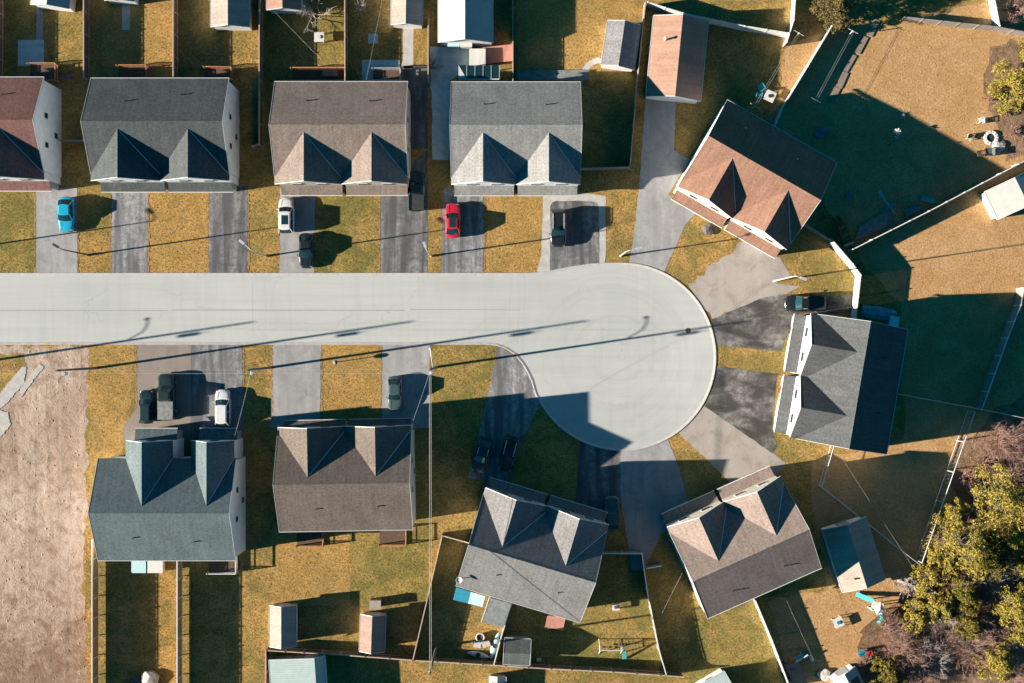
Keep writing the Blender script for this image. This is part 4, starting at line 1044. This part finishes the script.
def edging():
    o = thing('timber_edging', 'stepped brown timber edging along the tan yard', 'edging', gp(852, 62))
    for x, y, l, a in ((873, 28, 1.1, 64), (861, 45, 1.15, 62), (849, 63, 1.15, 60), (842, 80, 1.05, 66), (834, 95, 1.0, 64)):
        q = gp(x, y) - gp(852, 62); m = MB()
        for k in (-.3, -.1, .1, .3): m.obox((q.x + k * .9, q.y - k * .35), R(a), l, .1, 0, .12 + k * .03)
        m.build('timber', 'bark', o)
edging()
def boat():
    c = g(844, 230, .8); c.z = 0; o = thing('rowing_boat', 'varnished wooden boat with white stern beside the fence corner', 'boat', c, R(22))
    m = MB(); rings = []
    for i in range(9):
        t = i / 8; y = -1.9 + 3.8 * t; w = (.62 * (1 - max(0, t - .35) ** 2 / .43)) if t > .35 else .62 - .06 * (1 - t); w = max(w, .05); z1 = .62 + .18 * t * t; z0 = .05 + .3 * max(0, t - .75)
        rings.append([(-w, y, z1), (-w * .85, y, z1 * .5), (-w * .45, y, z0), (w * .45, y, z0), (w * .85, y, z1 * .5), (w, y, z1), (w * .9, y, z1), (w * .72, y, z1 * .52), (0, y, z0 + .06), (-w * .72, y, z1 * .52), (-w * .9, y, z1)])
    loft(m, rings); m.build('hull', 'hullwood', o, smooth=True)
    add_part(o, 'transom', 'white', lambda m: m.box(-.6, .6, -1.98, -1.72, .08, .68))
    for y in (-.7, .4): add_part(o, 'thwart', 'cedar', lambda m: m.box(-.52, .52, y - .13, y + .13, .45, .5))
boat()
def ramp_cover():
    q = [g(855, 240, .3), g(893, 224, .3), g(890, 209, .3), g(860, 226, .3)]; c = sum(q, Vector()) / 4; c.z = 0
    o = thing('mesh_cover', 'grey mesh cover spread on a low frame along the fence', 'cover', c)
    add_part(o, 'cover', 'mesh_grey', lambda m: m.slab([(v - c).to_tuple() for v in q], .05))
    for v in q: w = (v - c) * .95; add_part(o, 'frame_leg', 'metal', lambda m: m.obox((w.x, w.y), 0, .04, .04, 0, .24))
ramp_cover()
def seesaw():
    c = g(888, 204, .6); c.z = 0; o = thing('seesaw', 'teal seesaw with crossed beams in the shaded yard', 'seesaw', c, R(-55))
    add_part(o, 'beam', 'teal', lambda m: (m.box(-1.7, 1.5, -.1, .1, .52, .6), m.slab([(-2.0, -.2, .63), (-1.3, -.2, .63), (-1.3, .2, .63), (-2.0, .2, .63)], .03)))
    add_part(o, 'cross_beam', 'blue', lambda m: m.box(.3, .5, -.9, .9, .61, .69)); add_part(o, 'stand', 'blue', lambda m: m.lathe((.2, 0, 0), [(.35, 0), (.1, .5)], 8))
seesaw()
def sandbox():
    c = g(823, 131, .3); c.z = 0; o = thing('toy_slide', 'small blue toy slide in deep shade behind the terracotta roof', 'slide', c, R(40))
    add_part(o, 'chute', 'blue', lambda m: m.slab([(-.9, -.3, .1), (.5, -.3, 1.0), (.5, .3, 1.0), (-.9, .3, .1)], .06)); add_part(o, 'ladder', 'teal', lambda m: [m.tube((.55, s, 0), (.5, s, 1.05), .05) for s in (-.3, .3)] and [m.tube((.54, -.3, z), (.54, .3, z), .03) for z in (.3, .6, .9)])
sandbox()
def windmill():
    c = g(897, 132, 1.5); c.z = 0; o = thing('garden_windmill', 'white wind spinner on a pole in the shaded yard', 'wind spinner', c)
    add_part(o, 'pole', 'white', lambda m: m.tube((0, 0, 0), (0, 0, 1.6), .04))
    for i in range(6):
        t = i * PI / 3; add_part(o, 'blade', 'white', lambda m: m.slab([(0, 0, 1.66), (.45 * math.cos(t), .45 * math.sin(t), 1.72), (.45 * math.cos(t + .5), .45 * math.sin(t + .5), 1.6)], .02))
windmill()
def bike():
    c = g(893, 140, .5); c.z = 0; o = thing('bicycle', 'bicycle left lying beside the white wind spinner'.replace('left lying', 'propped'), 'bicycle', c, R(60))
    for x in (-.55, .55):
        m = MB(); pts = [(x + .33 * math.cos(t * PI / 8), 0, .34 + .33 * math.sin(t * PI / 8)) for t in range(17)]; m.path(pts, .025, 5); m.build('wheel', 'tyre', o)
    add_part(o, 'frame', 'teal', lambda m: (m.path([(-.55, 0, .34), (-.05, 0, .3), (.4, 0, .8), (-.2, 0, .8), (-.05, 0, .3)], .025), m.path([(-.55, 0, .34), (-.2, 0, .8), (-.23, 0, .92)], .02), m.path([(.55, 0, .34), (.4, 0, .8), (.37, 0, .98)], .025)))
    add_part(o, 'saddle', 'dkmetal', lambda m: m.box(-.36, -.12, -.07, .07, .92, .97)); add_part(o, 'handlebar', 'metal', lambda m: m.path([(.3, -.28, 1.0), (.37, 0, .98), (.3, .28, 1.0)], .02))
bike()
def kayak(label, a, b, mat, w=.42):
    A, B = g(*a, .35), g(*b, .35); c = A.lerp(B, .5); c.z = 0; d = B - A; L = d.length
    o = thing('kayak', label, 'kayak', c, math.atan2(d.y, d.x), 'kayaks')
    rings = []
    for i in range(13):
        t = i / 12; x = -L / 2 + L * t; k = max(.04, math.sin(PI * t) ** .75); ww = w * k; zc = .2 + .08 * (2 * t - 1) ** 2
        rings.append([(x, ww * math.cos(q * PI / 4), zc + .17 * k * math.sin(q * PI / 4)) for q in range(8)])
    m = MB(); loft(m, rings); m.build('hull', mat, o, smooth=True)
    add_part(o, 'cockpit', 'dkmetal', lambda m: m.lathe((0, 0, .345), [(.3, 0), (.3, .04), (.22, .04)], 14))
kayak('white kayak lying along the bottom fence', (466.5, 652.5), (490, 657.5), 'white', .38); kayak('pale blue-white kayak leaning along the dividing fence', (499, 632), (490.5, 660), 'paleblue', .42)
def ring_thing():
    c = g(480.3, 637.5, .5); c.z = 0; o = thing('paddling_tub', 'round white-rimmed tub beside the kayaks', 'tub', c)
    add_part(o, 'rim', 'white', lambda m: m.path([(.5 * math.cos(t * PI / 8), .5 * math.sin(t * PI / 8), .5) for t in range(17)], .09, 6)); add_part(o, 'basin', 'dkwood', lambda m: m.lathe((0, 0, 0), [(.4, 0), (.5, .42)], 16))
ring_thing()
cabinet('dull purple crate between the tub and the kayaks', 486, 644, .45, .35, .5, 'rs_tan', 20, top='stone'); cabinet('blue-grey crate beside the round tub', 477.5, 645, .4, .3, .45, 'gsiding', -10, top='trim')
def swing():
    c = gp(611, 646); o = thing('swing_set', 'white swing set with a teal slide in the golden yard', 'swing set', c)
    for x in (-1.5, 1.2):
        add_part(o, 'a_frame', 'white', lambda m: (m.tube((x, -.9, 0), (x, 0, 2.0), .06), m.tube((x, .9, 0), (x, 0, 2.0), .06), m.tube((x, -.5, .9), (x, .5, .9), .045)))
    add_part(o, 'top_bar', 'white', lambda m: m.tube((-1.6, 0, 2.0), (1.3, 0, 2.0), .06))
    for x in (-.9, -.1, .6):
        s = add_part(o, 'seat', 'dkmetal', lambda m: m.box(x - .22, x + .22, -.1, .1, .45, .49)); add_part(s, 'chain', 'metal', lambda m: [m.tube((x + q, 0, .49), (x + q, 0, 2.0), .015, n=4) for q in (-.2, .2)])
    add_part(o, 'slide', 'teal', lambda m: m.slab([(1.35, -.2, 1.3), (1.75, -.2, 1.3), (1.9, -1.6, .15), (1.4, -1.6, .15)], .07)); add_part(o, 'ladder', 'white', lambda m: [m.tube((q, .25, 0), (q, -.2, 1.3), .035) for q in (1.38, 1.74)] and [m.tube((1.38, .25 - .45 * t, 1.3 * t), (1.74, .25 - .45 * t, 1.3 * t), .025) for t in (.25, .5, .75)])
swing()
def playset():
    c = g(877, 607, 1.2); c.z = 0; o = thing('play_slide', 'white play platform with a curved teal slide by the brown shrubs', 'slide', c, R(-20))
    add_part(o, 'platform', 'white', lambda m: m.box(-.7, .7, -.6, .6, 1.2, 1.28)); add_part(o, 'chute', 'teal', lambda m: m.slab([(-2.6, .25, .25), (-.72, .25, 1.26), (-.72, .8, 1.26), (-2.6, .8, .25)], .1))
    pts = [(.5 + .9 * math.sin(t * .35), -.6 - .9 * (1 - math.cos(t * .35)), 1.2 - t * .18) for t in range(7)]
    add_part(o, 'curved_chute', 'teal', lambda m: m.path(pts, .26, 8))
    for x in (-.62, .62):
        for y in (-.52, .52): add_part(o, 'post', 'white', lambda m: m.obox((x, y), 0, .05, .05, 0, 1.9))
    add_part(o, 'roof', 'white', lambda m: m.lathe((0, 0, 1.9), [(.8, 0), (.8, .05), (.1, .4)], 4))
playset()
def planks():
    for i, (a, b, lab) in enumerate((((897.7, 580.5), (927, 594.5), 'long white plank lying at the edge of the woods'), ((926, 587), (940, 597.5), 'short white plank beyond the long white plank'))):
        A, B = g(*a, .3), g(*b, .3); mid = A.lerp(B, .5); d = B - A; m = MB(); m.obox((mid.x, mid.y), math.atan2(d.y, d.x), d.length / 2, .16, .2, .3)
        tag(m.build('plank', 'white'), lab, 'plank', 'planks')
    o = thing('brush_pile', 'grey brush pile under the white planks', 'brush pile', gp(905, 582)); m = MB(); 
    for i in range(120):
        a = rnd(0, 6.3); r = rnd(0, 1.6); L = rnd(.5, 1.3); b = rnd(0, 6.3); z = rnd(.05, .6); p = Vector((r * math.cos(a), r * math.sin(a), z)); m.tube(p, p + Vector((L * math.cos(b), L * math.sin(b), rnd(-.1, .3))), .025, .012, 3)
    m.build('branches', 'twig_grey', o)
planks()
def postlight():
    o = thing('garden_post', 'short post with grey oval top on the lawn before the dark taupe roof', 'post light', gp(337.5, 362))
    add_part(o, 'pole', 'dkmetal', lambda m: m.tube((0, 0, 0), (0, 0, 1.5), .05, n=8)); add_part(o, 'globe', 'mesh_grey', lambda m: m.lathe((0, 0, 1.4), [(.08, 0), (.24, .14), (.3, .34), (.22, .54), (.05, .62)], 14))
postlight()
def teal_bench():
    o = thing('planter_table', 'small teal potting table with a white rail behind the pink platform', 'table', gp(799, 655), R(32))
    add_part(o, 'table_top', 'teal', lambda m: m.box(-.55, .4, -.1, .35, .7, .76)); add_part(o, 'rail', 'white', lambda m: m.box(-1.0, .9, -.35, -.2, .75, .85))
    for x in (-.5, .35): add_part(o, 'leg', 'white', lambda m: m.box(x - .04, x + .04, -.3, .3, 0, .69))
teal_bench()
cabinet('small white container in the shaded yard near the pink platform', 811.5, 658.5, .12, .35, .4, 'white', 35); cabinet('tiny white bin in the dark yard below the swing yard fence', 539, 660, .25, .15, .4, 'white')
o = thing('satellite_dish', 'small white satellite dish on the charcoal roof corner', 'satellite dish', (0, 0, 0)); q = g(459.5, 578.5, 6.1); o.location = q
add_part(o, 'mast', 'white', lambda m: m.tube((0, 0, -.55), (0, 0, .75), .05, n=6)); add_part(o, 'dish', 'white', lambda m: m.lathe((0, 0, .75), [(.05, 0), (.25, .05), (.4, .16), (.38, .17), (.22, .08)], 14))
# manhole covers
for i, (x, y, lab) in enumerate(((688, 330.5, 'reddish manhole cover near the rim of the circle'),)):
    m = MB(); m.lathe((0, 0, 0), [(.33, .0), (.33, .012), (.27, .018)], 18); o = m.build('manhole_cover', 'dkwood'); o.location = gp(x, y) + Vector((0, 0, .032)); tag(o, lab, 'manhole')

# ------------------------------------------------------------------ trees and shrubs
def foliage(m, centre, rx, rz, n, size, rs):
    for _ in range(n):
        a, b = rs.uniform(0, 2 * PI), math.acos(rs.uniform(-1, 1)); r = rs.uniform(.55, 1.05)
        p = Vector((math.cos(a) * math.sin(b) * rx * r, math.sin(a) * math.sin(b) * rx * r, math.cos(b) * rz * r)) + centre
        u = Vector((rs.gauss(0, 1), rs.gauss(0, 1), rs.gauss(0, .7))).normalized(); v = u.orthogonal().normalized(); v = (v * math.cos(a * 3) + u.cross(v) * math.sin(a * 3))
        s = size * rs.uniform(.6, 1.3); u = u * s; v = v * s * .45
        m.add([p - u, p + v * .9 - u * .1, p + u, p - v * .9 - u * .1], [(0, 1, 2, 3)])
def tree(name, label, px, py, h, r, leaf, n_cl=26, per=170, size=.26, seed=0, cat='tree', group='trees', low=.3, bark='bark'):
    rs = random.Random(seed); o = thing(name, label, cat, gp(px, py), 0, group)
    m = MB(); m.tube((0, 0, 0), (rs.uniform(-.2, .2), rs.uniform(-.2, .2), h * .9), .05 * h ** .8, .03, 8); trunk_pts = []
    m.build('trunk', bark, o)
    lb = MB(); cr = MB()
    n_cl = int(n_cl * 1.6); per = int(per * .95)
    for i in range(n_cl):
        t = low + (1 - low) * (i + .5) / n_cl; z = h * t; a = i * 2.4 + rs.uniform(-.5, .5)
        prof = math.sin(PI * min(1, (t - low) / (1 - low) * .8 + .22)) ** .7
        rr = r * prof * rs.uniform(.3, 1.3); p = Vector((rr * math.cos(a), rr * math.sin(a), z))
        lb.tube((0, 0, z * .85), p, .035 * h ** .5, .015, 4, caps=False)
        foliage(cr, p, r * rs.uniform(.12, .34), r * rs.uniform(.1, .24), per, size * .5, rs)
    lb.build('limb', bark, o); cr.build('crown', leaf, o)
    return o
def bare(name, label, px, py, h, r, mat, n=60, seed=0, cat='shrub', group='bare shrubs', spread=1.0, rt=.05):
    rs = random.Random(seed); o = thing(name, label, cat, gp(px, py), 0, group); m = MB(); st = MB()
    def grow(p, d, L, rad, lev):
        q = p + d * L
        (st if lev == 0 else m).tube(p, q, rad, rad * .6, 4 if lev else 5, caps=False)
        if lev >= 3: return
        for k in range(rs.choice((3, 4)) if lev < 2 else 3):
            e = (d + Vector((rs.gauss(0, .55), rs.gauss(0, .55), rs.gauss(.05, .35)))).normalized(); s = p.lerp(q, rs.uniform(.45, 1))
            grow(s, e, L * rs.uniform(.5, .8), rad * .55, lev + 1)
    for i in range(n):
        a = rs.uniform(0, 2 * PI); t = rs.uniform(.15, 1.0) * spread
        d = Vector((math.cos(a) * t, math.sin(a) * t, rs.uniform(.45, 1.0))).normalized()
        b = Vector((math.cos(a), math.sin(a), 0)) * rs.uniform(0, r * .3)
        grow(b, d, h * rs.uniform(.28, .45), rt, 0)
    st.build('trunk', mat, o); m.build('branches', mat, o); return o
tree('evergreen_tree', 'round olive-brown evergreen at the top of the white fence', 828, 16, 5.4, 2.1, 'leaf_olive', 44, 300, .2, 1, low=.12)
bare('bare_tree', 'pale leafless tree above the white square table', 313, 14, 4.2, 1.2, 'twig_grey', 9, 2, 'tree', 'bare trees', .8, .07); bare('bare_tree', 'small pale leafless tree cut by the top edge', 365, 8, 3.2, .8, 'twig_grey', 5, 3, 'tree', 'bare trees', .7, .06)
bare('bare_shrub', 'thin grey shrub in the dark gap beside the palest roof', 431, 68, 2.2, .5, 'twig_grey', 6, 4); bare('bare_shrub', 'sprawling pinkish shrub under the pale lattice at the top corner', 1012, 12, 2.6, 2, 'twig_pink', 26, 5)
tree('evergreen_bush', 'broad golden-green evergreen at the side edge above the fire ring', 1006, 92, 4.2, 2.8, 'leaf_gold', 34, 230, .24, 6, low=.1); tree('evergreen_bush', 'smaller green evergreen behind the fire ring bush', 1030, 60, 4.0, 2.2, 'leaf_gold', 22, 200, .24, 7, low=.1)
bare('bare_shrub', 'low pinkish twigs beside the fire ring evergreen', 988, 98, 1.4, .6, 'twig_pink', 16, 8); bare('bare_shrub', 'low pinkish twigs behind the fire ring', 1012, 132, 1.3, .8, 'twig_pink', 18, 9)
woods = [(982, 494, 7.5, 3.4, 'leaf_gold', 'golden-green pine with pale forked branches by the pink thicket'), (944, 511, 4.5, 1.5, 'leaf_gold', 'small golden pine nearest the chain-link fence'), (950, 540, 7.5, 3.6, 'leaf_gold', 'largest golden pine in the middle of the woods'),
         (1008, 508, 7, 2.6, 'leaf_gold', 'golden pine at the side edge below the pink thicket'), (973, 552, 6.0, 2.4, 'leaf_dark', 'darker pine tucked behind the largest golden pine'), (1016, 556, 6, 2.4, 'leaf_dark', 'dark green pine at the side edge in the middle of the woods'),
         (922, 572, 4.2, 1.6, 'leaf_gold', 'small golden pine beside the white planks'), (928, 598, 5, 2.0, 'leaf_gold', 'golden pine below the white planks'), (950, 588, 5.5, 2.0, 'leaf_dark', 'dull green pine between the planks and the grey thicket'),
         (998, 600, 6, 2.5, 'leaf_gold', 'golden pine above the bottom corner of the woods'), (909, 612, 4.2, 1.5, 'leaf_gold', 'slim golden pine beside the brown thicket'), (882, 668, 4, 1.8, 'leaf_dark', 'dark green pine at the bottom edge beside the sheds'),
         (985, 655, 5.5, 2.2, 'leaf_gold', 'golden pine at the bottom corner'), (960, 618, 4.6, 1.7, 'leaf_dark', 'dark pine between the grey and brown thickets')]
for i, (x, y, h, r, lf, lab) in enumerate(woods): tree('pine_tree', lab, x, y, h, r, lf, 30, 190, .25, 20 + i, group='pines of the woods', low=.25)
for i, (x, y, h, r, mt, n, lab) in enumerate(((1000, 440, 4.0, 3, 'twig_pink', 60, 'large pinkish leafless thicket at the side edge'), (985, 462, 2.8, 2, 'twig_pink', 30, 'lower pinkish thicket below the large one'),
        (886, 628, 3.2, 2.2, 'twig_pink', 50, 'reddish brown thicket below the curved teal slide'), (966, 628, 4.2, 2.4, 'twig_grey', 34, 'pale grey thicket in the woods'), (925, 655, 4.2, 2.6, 'twig_grey', 36, 'grey leafless thicket at the bottom edge of the woods'),
        (862, 668, 2.4, 1.4, 'twig_pink', 30, 'reddish thicket beside the white-roofed shed'), (942, 640, 3.5, 2, 'twig_pink', 26, 'brown thicket between the grey thickets'), (938, 536, 2.6, .8, 'twig_pink', 14, 'small purple-pink shrub at the front of the woods'),
        (985, 500, 6.5, 2.5, 'twig_grey', 8, 'tall pale dead tree among the golden pines'), (1010, 640, 4, 2, 'twig_grey', 24, 'grey thicket at the bottom corner'), (965, 480, 2, 2, 'twig_pink', 20, 'low brown scrub along the chain-link fence'))):
    bare('bare_shrub', lab, x, y, h, r, mt, n, 50 + i)

for i, (x, y, h, r, lf, lab) in enumerate(((1000, 533, 5.6, 2.2, 'leaf_gold', 'pale golden pine beside the dark one at the side edge'), (935, 558, 4.6, 1.6, 'leaf_gold', 'golden pine just above the white planks'),
        (1018, 590, 5.5, 2.0, 'leaf_dark', 'dull green pine at the side edge low in the woods'), (1016, 628, 5.0, 1.9, 'leaf_gold', 'golden pine at the side edge near the bottom'))):
    tree('pine_tree', lab, x, y, h, r, lf, 26, 180, .25, 80 + i, group='pines of the woods', low=.2)
for i, (x, y, h, r, mt, n, lab) in enumerate(((960, 560, 3.6, 2.4, 'twig_pink', 34, 'brown thicket hidden between the largest pines'), (990, 570, 3.6, 2.4, 'twig_grey', 26, 'grey thicket between pines in the middle of the woods'), (1012, 480, 3.2, 2.4, 'twig_pink', 34, 'pink thicket under the pines at the side edge'),
        (984, 618, 3.4, 2.2, 'twig_pink', 34, 'brown thicket behind the pale grey thicket'), (905, 668, 3.0, 2.2, 'twig_pink', 36, 'brown thicket at the bottom edge beside the dark pine'), (1000, 668, 3.4, 2.2, 'twig_pink', 34, 'brown thicket at the bottom corner'), (940, 610, 3.2, 1.8, 'twig_grey', 22, 'pale thicket below the pines by the planks'), (970, 650, 3.4, 2.0, 'twig_pink', 30, 'brown thicket beside the corner pine'), (900, 645, 2.8, 1.8, 'twig_pink', 34, 'reddish thicket below the slim golden pine'))):
    bare('bare_shrub', lab, x, y, h + 2.0, r, mt, int(n * 1.3), 150 + i)

# ------------------------------------------------------------------ turf tufts and rubble
def inside(x, y, poly):
    c = False; j = len(poly) - 1
    for i in range(len(poly)):
        (x1, y1), (x2, y2) = poly[i], poly[j]
        if (y1 > y) != (y2 > y) and x < (x2 - x1) * (y - y1) / (y2 - y1) + x1: c = not c
        j = i
    return c
BB = [(min(q[0] for q in P), max(q[0] for q in P), min(q[1] for q in P), max(q[1] for q in P), P) for P in PAVED]
def paved(x, y): return any(a <= x <= b and c <= y <= d and inside(x, y, P) for a, b, c, d, P in BB)
DRY = [(790, 40), (1300, -60), (1300, 740), (860, 740), (790, 690), (770, 600), (830, 590), (815, 520), (812, 460), (905, 440), (900, 300), (866, 270), (850, 240), (770, 120)]
rs = random.Random(11); ga, gb = MB(), MB()
for _ in range(130000):
    x, y = rs.uniform(-20, 1044), rs.uniform(-20, 703)
    if paved(x, y): continue
    q = gp(x, y); m = gb if inside(x, y, DRY) else ga
    a = rs.uniform(0, PI); h = rs.uniform(.03, .085); w_ = rs.uniform(.03, .07)
    u = Vector((math.cos(a), math.sin(a), 0)) * w_; n = Vector((-u.y, u.x, 0)) * .9; top = Vector((rs.uniform(-.07, .07), rs.uniform(-.07, .07), h))
    m.add([q - u, q + u, q + n, q + top], [(0, 1, 3), (1, 2, 3), (2, 0, 3)])
tag(ga.build('grass', 'lawn', centre=False), kind='stuff'); tag(gb.build('dry_grass', 'drylawn', centre=False), kind='stuff')
rb = MB()
for _ in range(1800):
    x, y = rs.uniform(-20, 86), rs.uniform(350, 700); q = gp(x, y); r = rs.uniform(.04, .10) if rs.random() < .9 else rs.uniform(.1, .2)
    o_ = [Vector((r * rs.uniform(.6, 1.3), 0, 0)), Vector((0, r * rs.uniform(.6, 1.3), 0)), Vector((-r * rs.uniform(.6, 1.3), 0, 0)), Vector((0, -r * rs.uniform(.6, 1.3), 0))]
    rb.add([q + v for v in o_] + [q + Vector((rs.uniform(-.3, .3) * r, rs.uniform(-.3, .3) * r, r * .4))], [(0, 1, 4), (1, 2, 4), (2, 3, 4), (3, 0, 4)])
tag(rb.build('rubble', 'dirt', centre=False), kind='stuff')

# ------------------------------------------------------------------ light, sky, camera
sc = bpy.context.scene
w = bpy.data.worlds.new('World'); sc.world = w; w.use_nodes = True; nt = w.node_tree
sky = nt.nodes.new('ShaderNodeTexSky'); sky.sky_type = 'NISHITA'; sky.sun_disc = False
to_sun = Vector((-math.cos(EL) * math.cos(AZ), -math.cos(EL) * math.sin(AZ), math.sin(EL)))
sky.air_density = .55; sky.dust_density = .2; sky.ozone_density = 4
sky.sun_elevation = EL; sky.sun_rotation = math.atan2(to_sun.x, to_sun.y)
bg = nt.nodes['Background']; bg.inputs['Strength'].default_value = .05
mx = nt.nodes.new('ShaderNodeMix'); mx.data_type = 'RGBA'; mx.blend_type = 'MULTIPLY'; mx.inputs[0].default_value = 1
nt.links.new(sky.outputs[0], mx.inputs[6]); mx.inputs[7].default_value = (.07, .86, .80, 1)
nt.links.new(mx.outputs[2], bg.inputs['Color'])
sl = bpy.data.lights.new('sun', 'SUN'); sl.energy = 5; sl.angle = R(.5); sl.color = (1, .88, .74)
so = bpy.data.objects.new('sun', sl); C.objects.link(so); so.rotation_euler = (-to_sun).to_track_quat('-Z', 'Y').to_euler(); so.location = (-60, -10, 60)
cam = bpy.data.cameras.new('camera'); co = bpy.data.objects.new('camera', cam); C.objects.link(co)
co.location = (0, 0, H); co.rotation_euler = (0, 0, 0); cam.sensor_width = 36; cam.lens = 36 * (H / S) / 1024; cam.clip_end = 3000; sc.camera = co
sc.cycles.diffuse_bounces = 1; sc.cycles.max_bounces = 6
sc.view_settings.view_transform = 'Standard'; sc.view_settings.look = 'None'; sc.view_settings.gamma = 1; sc.view_settings.exposure = 1.6
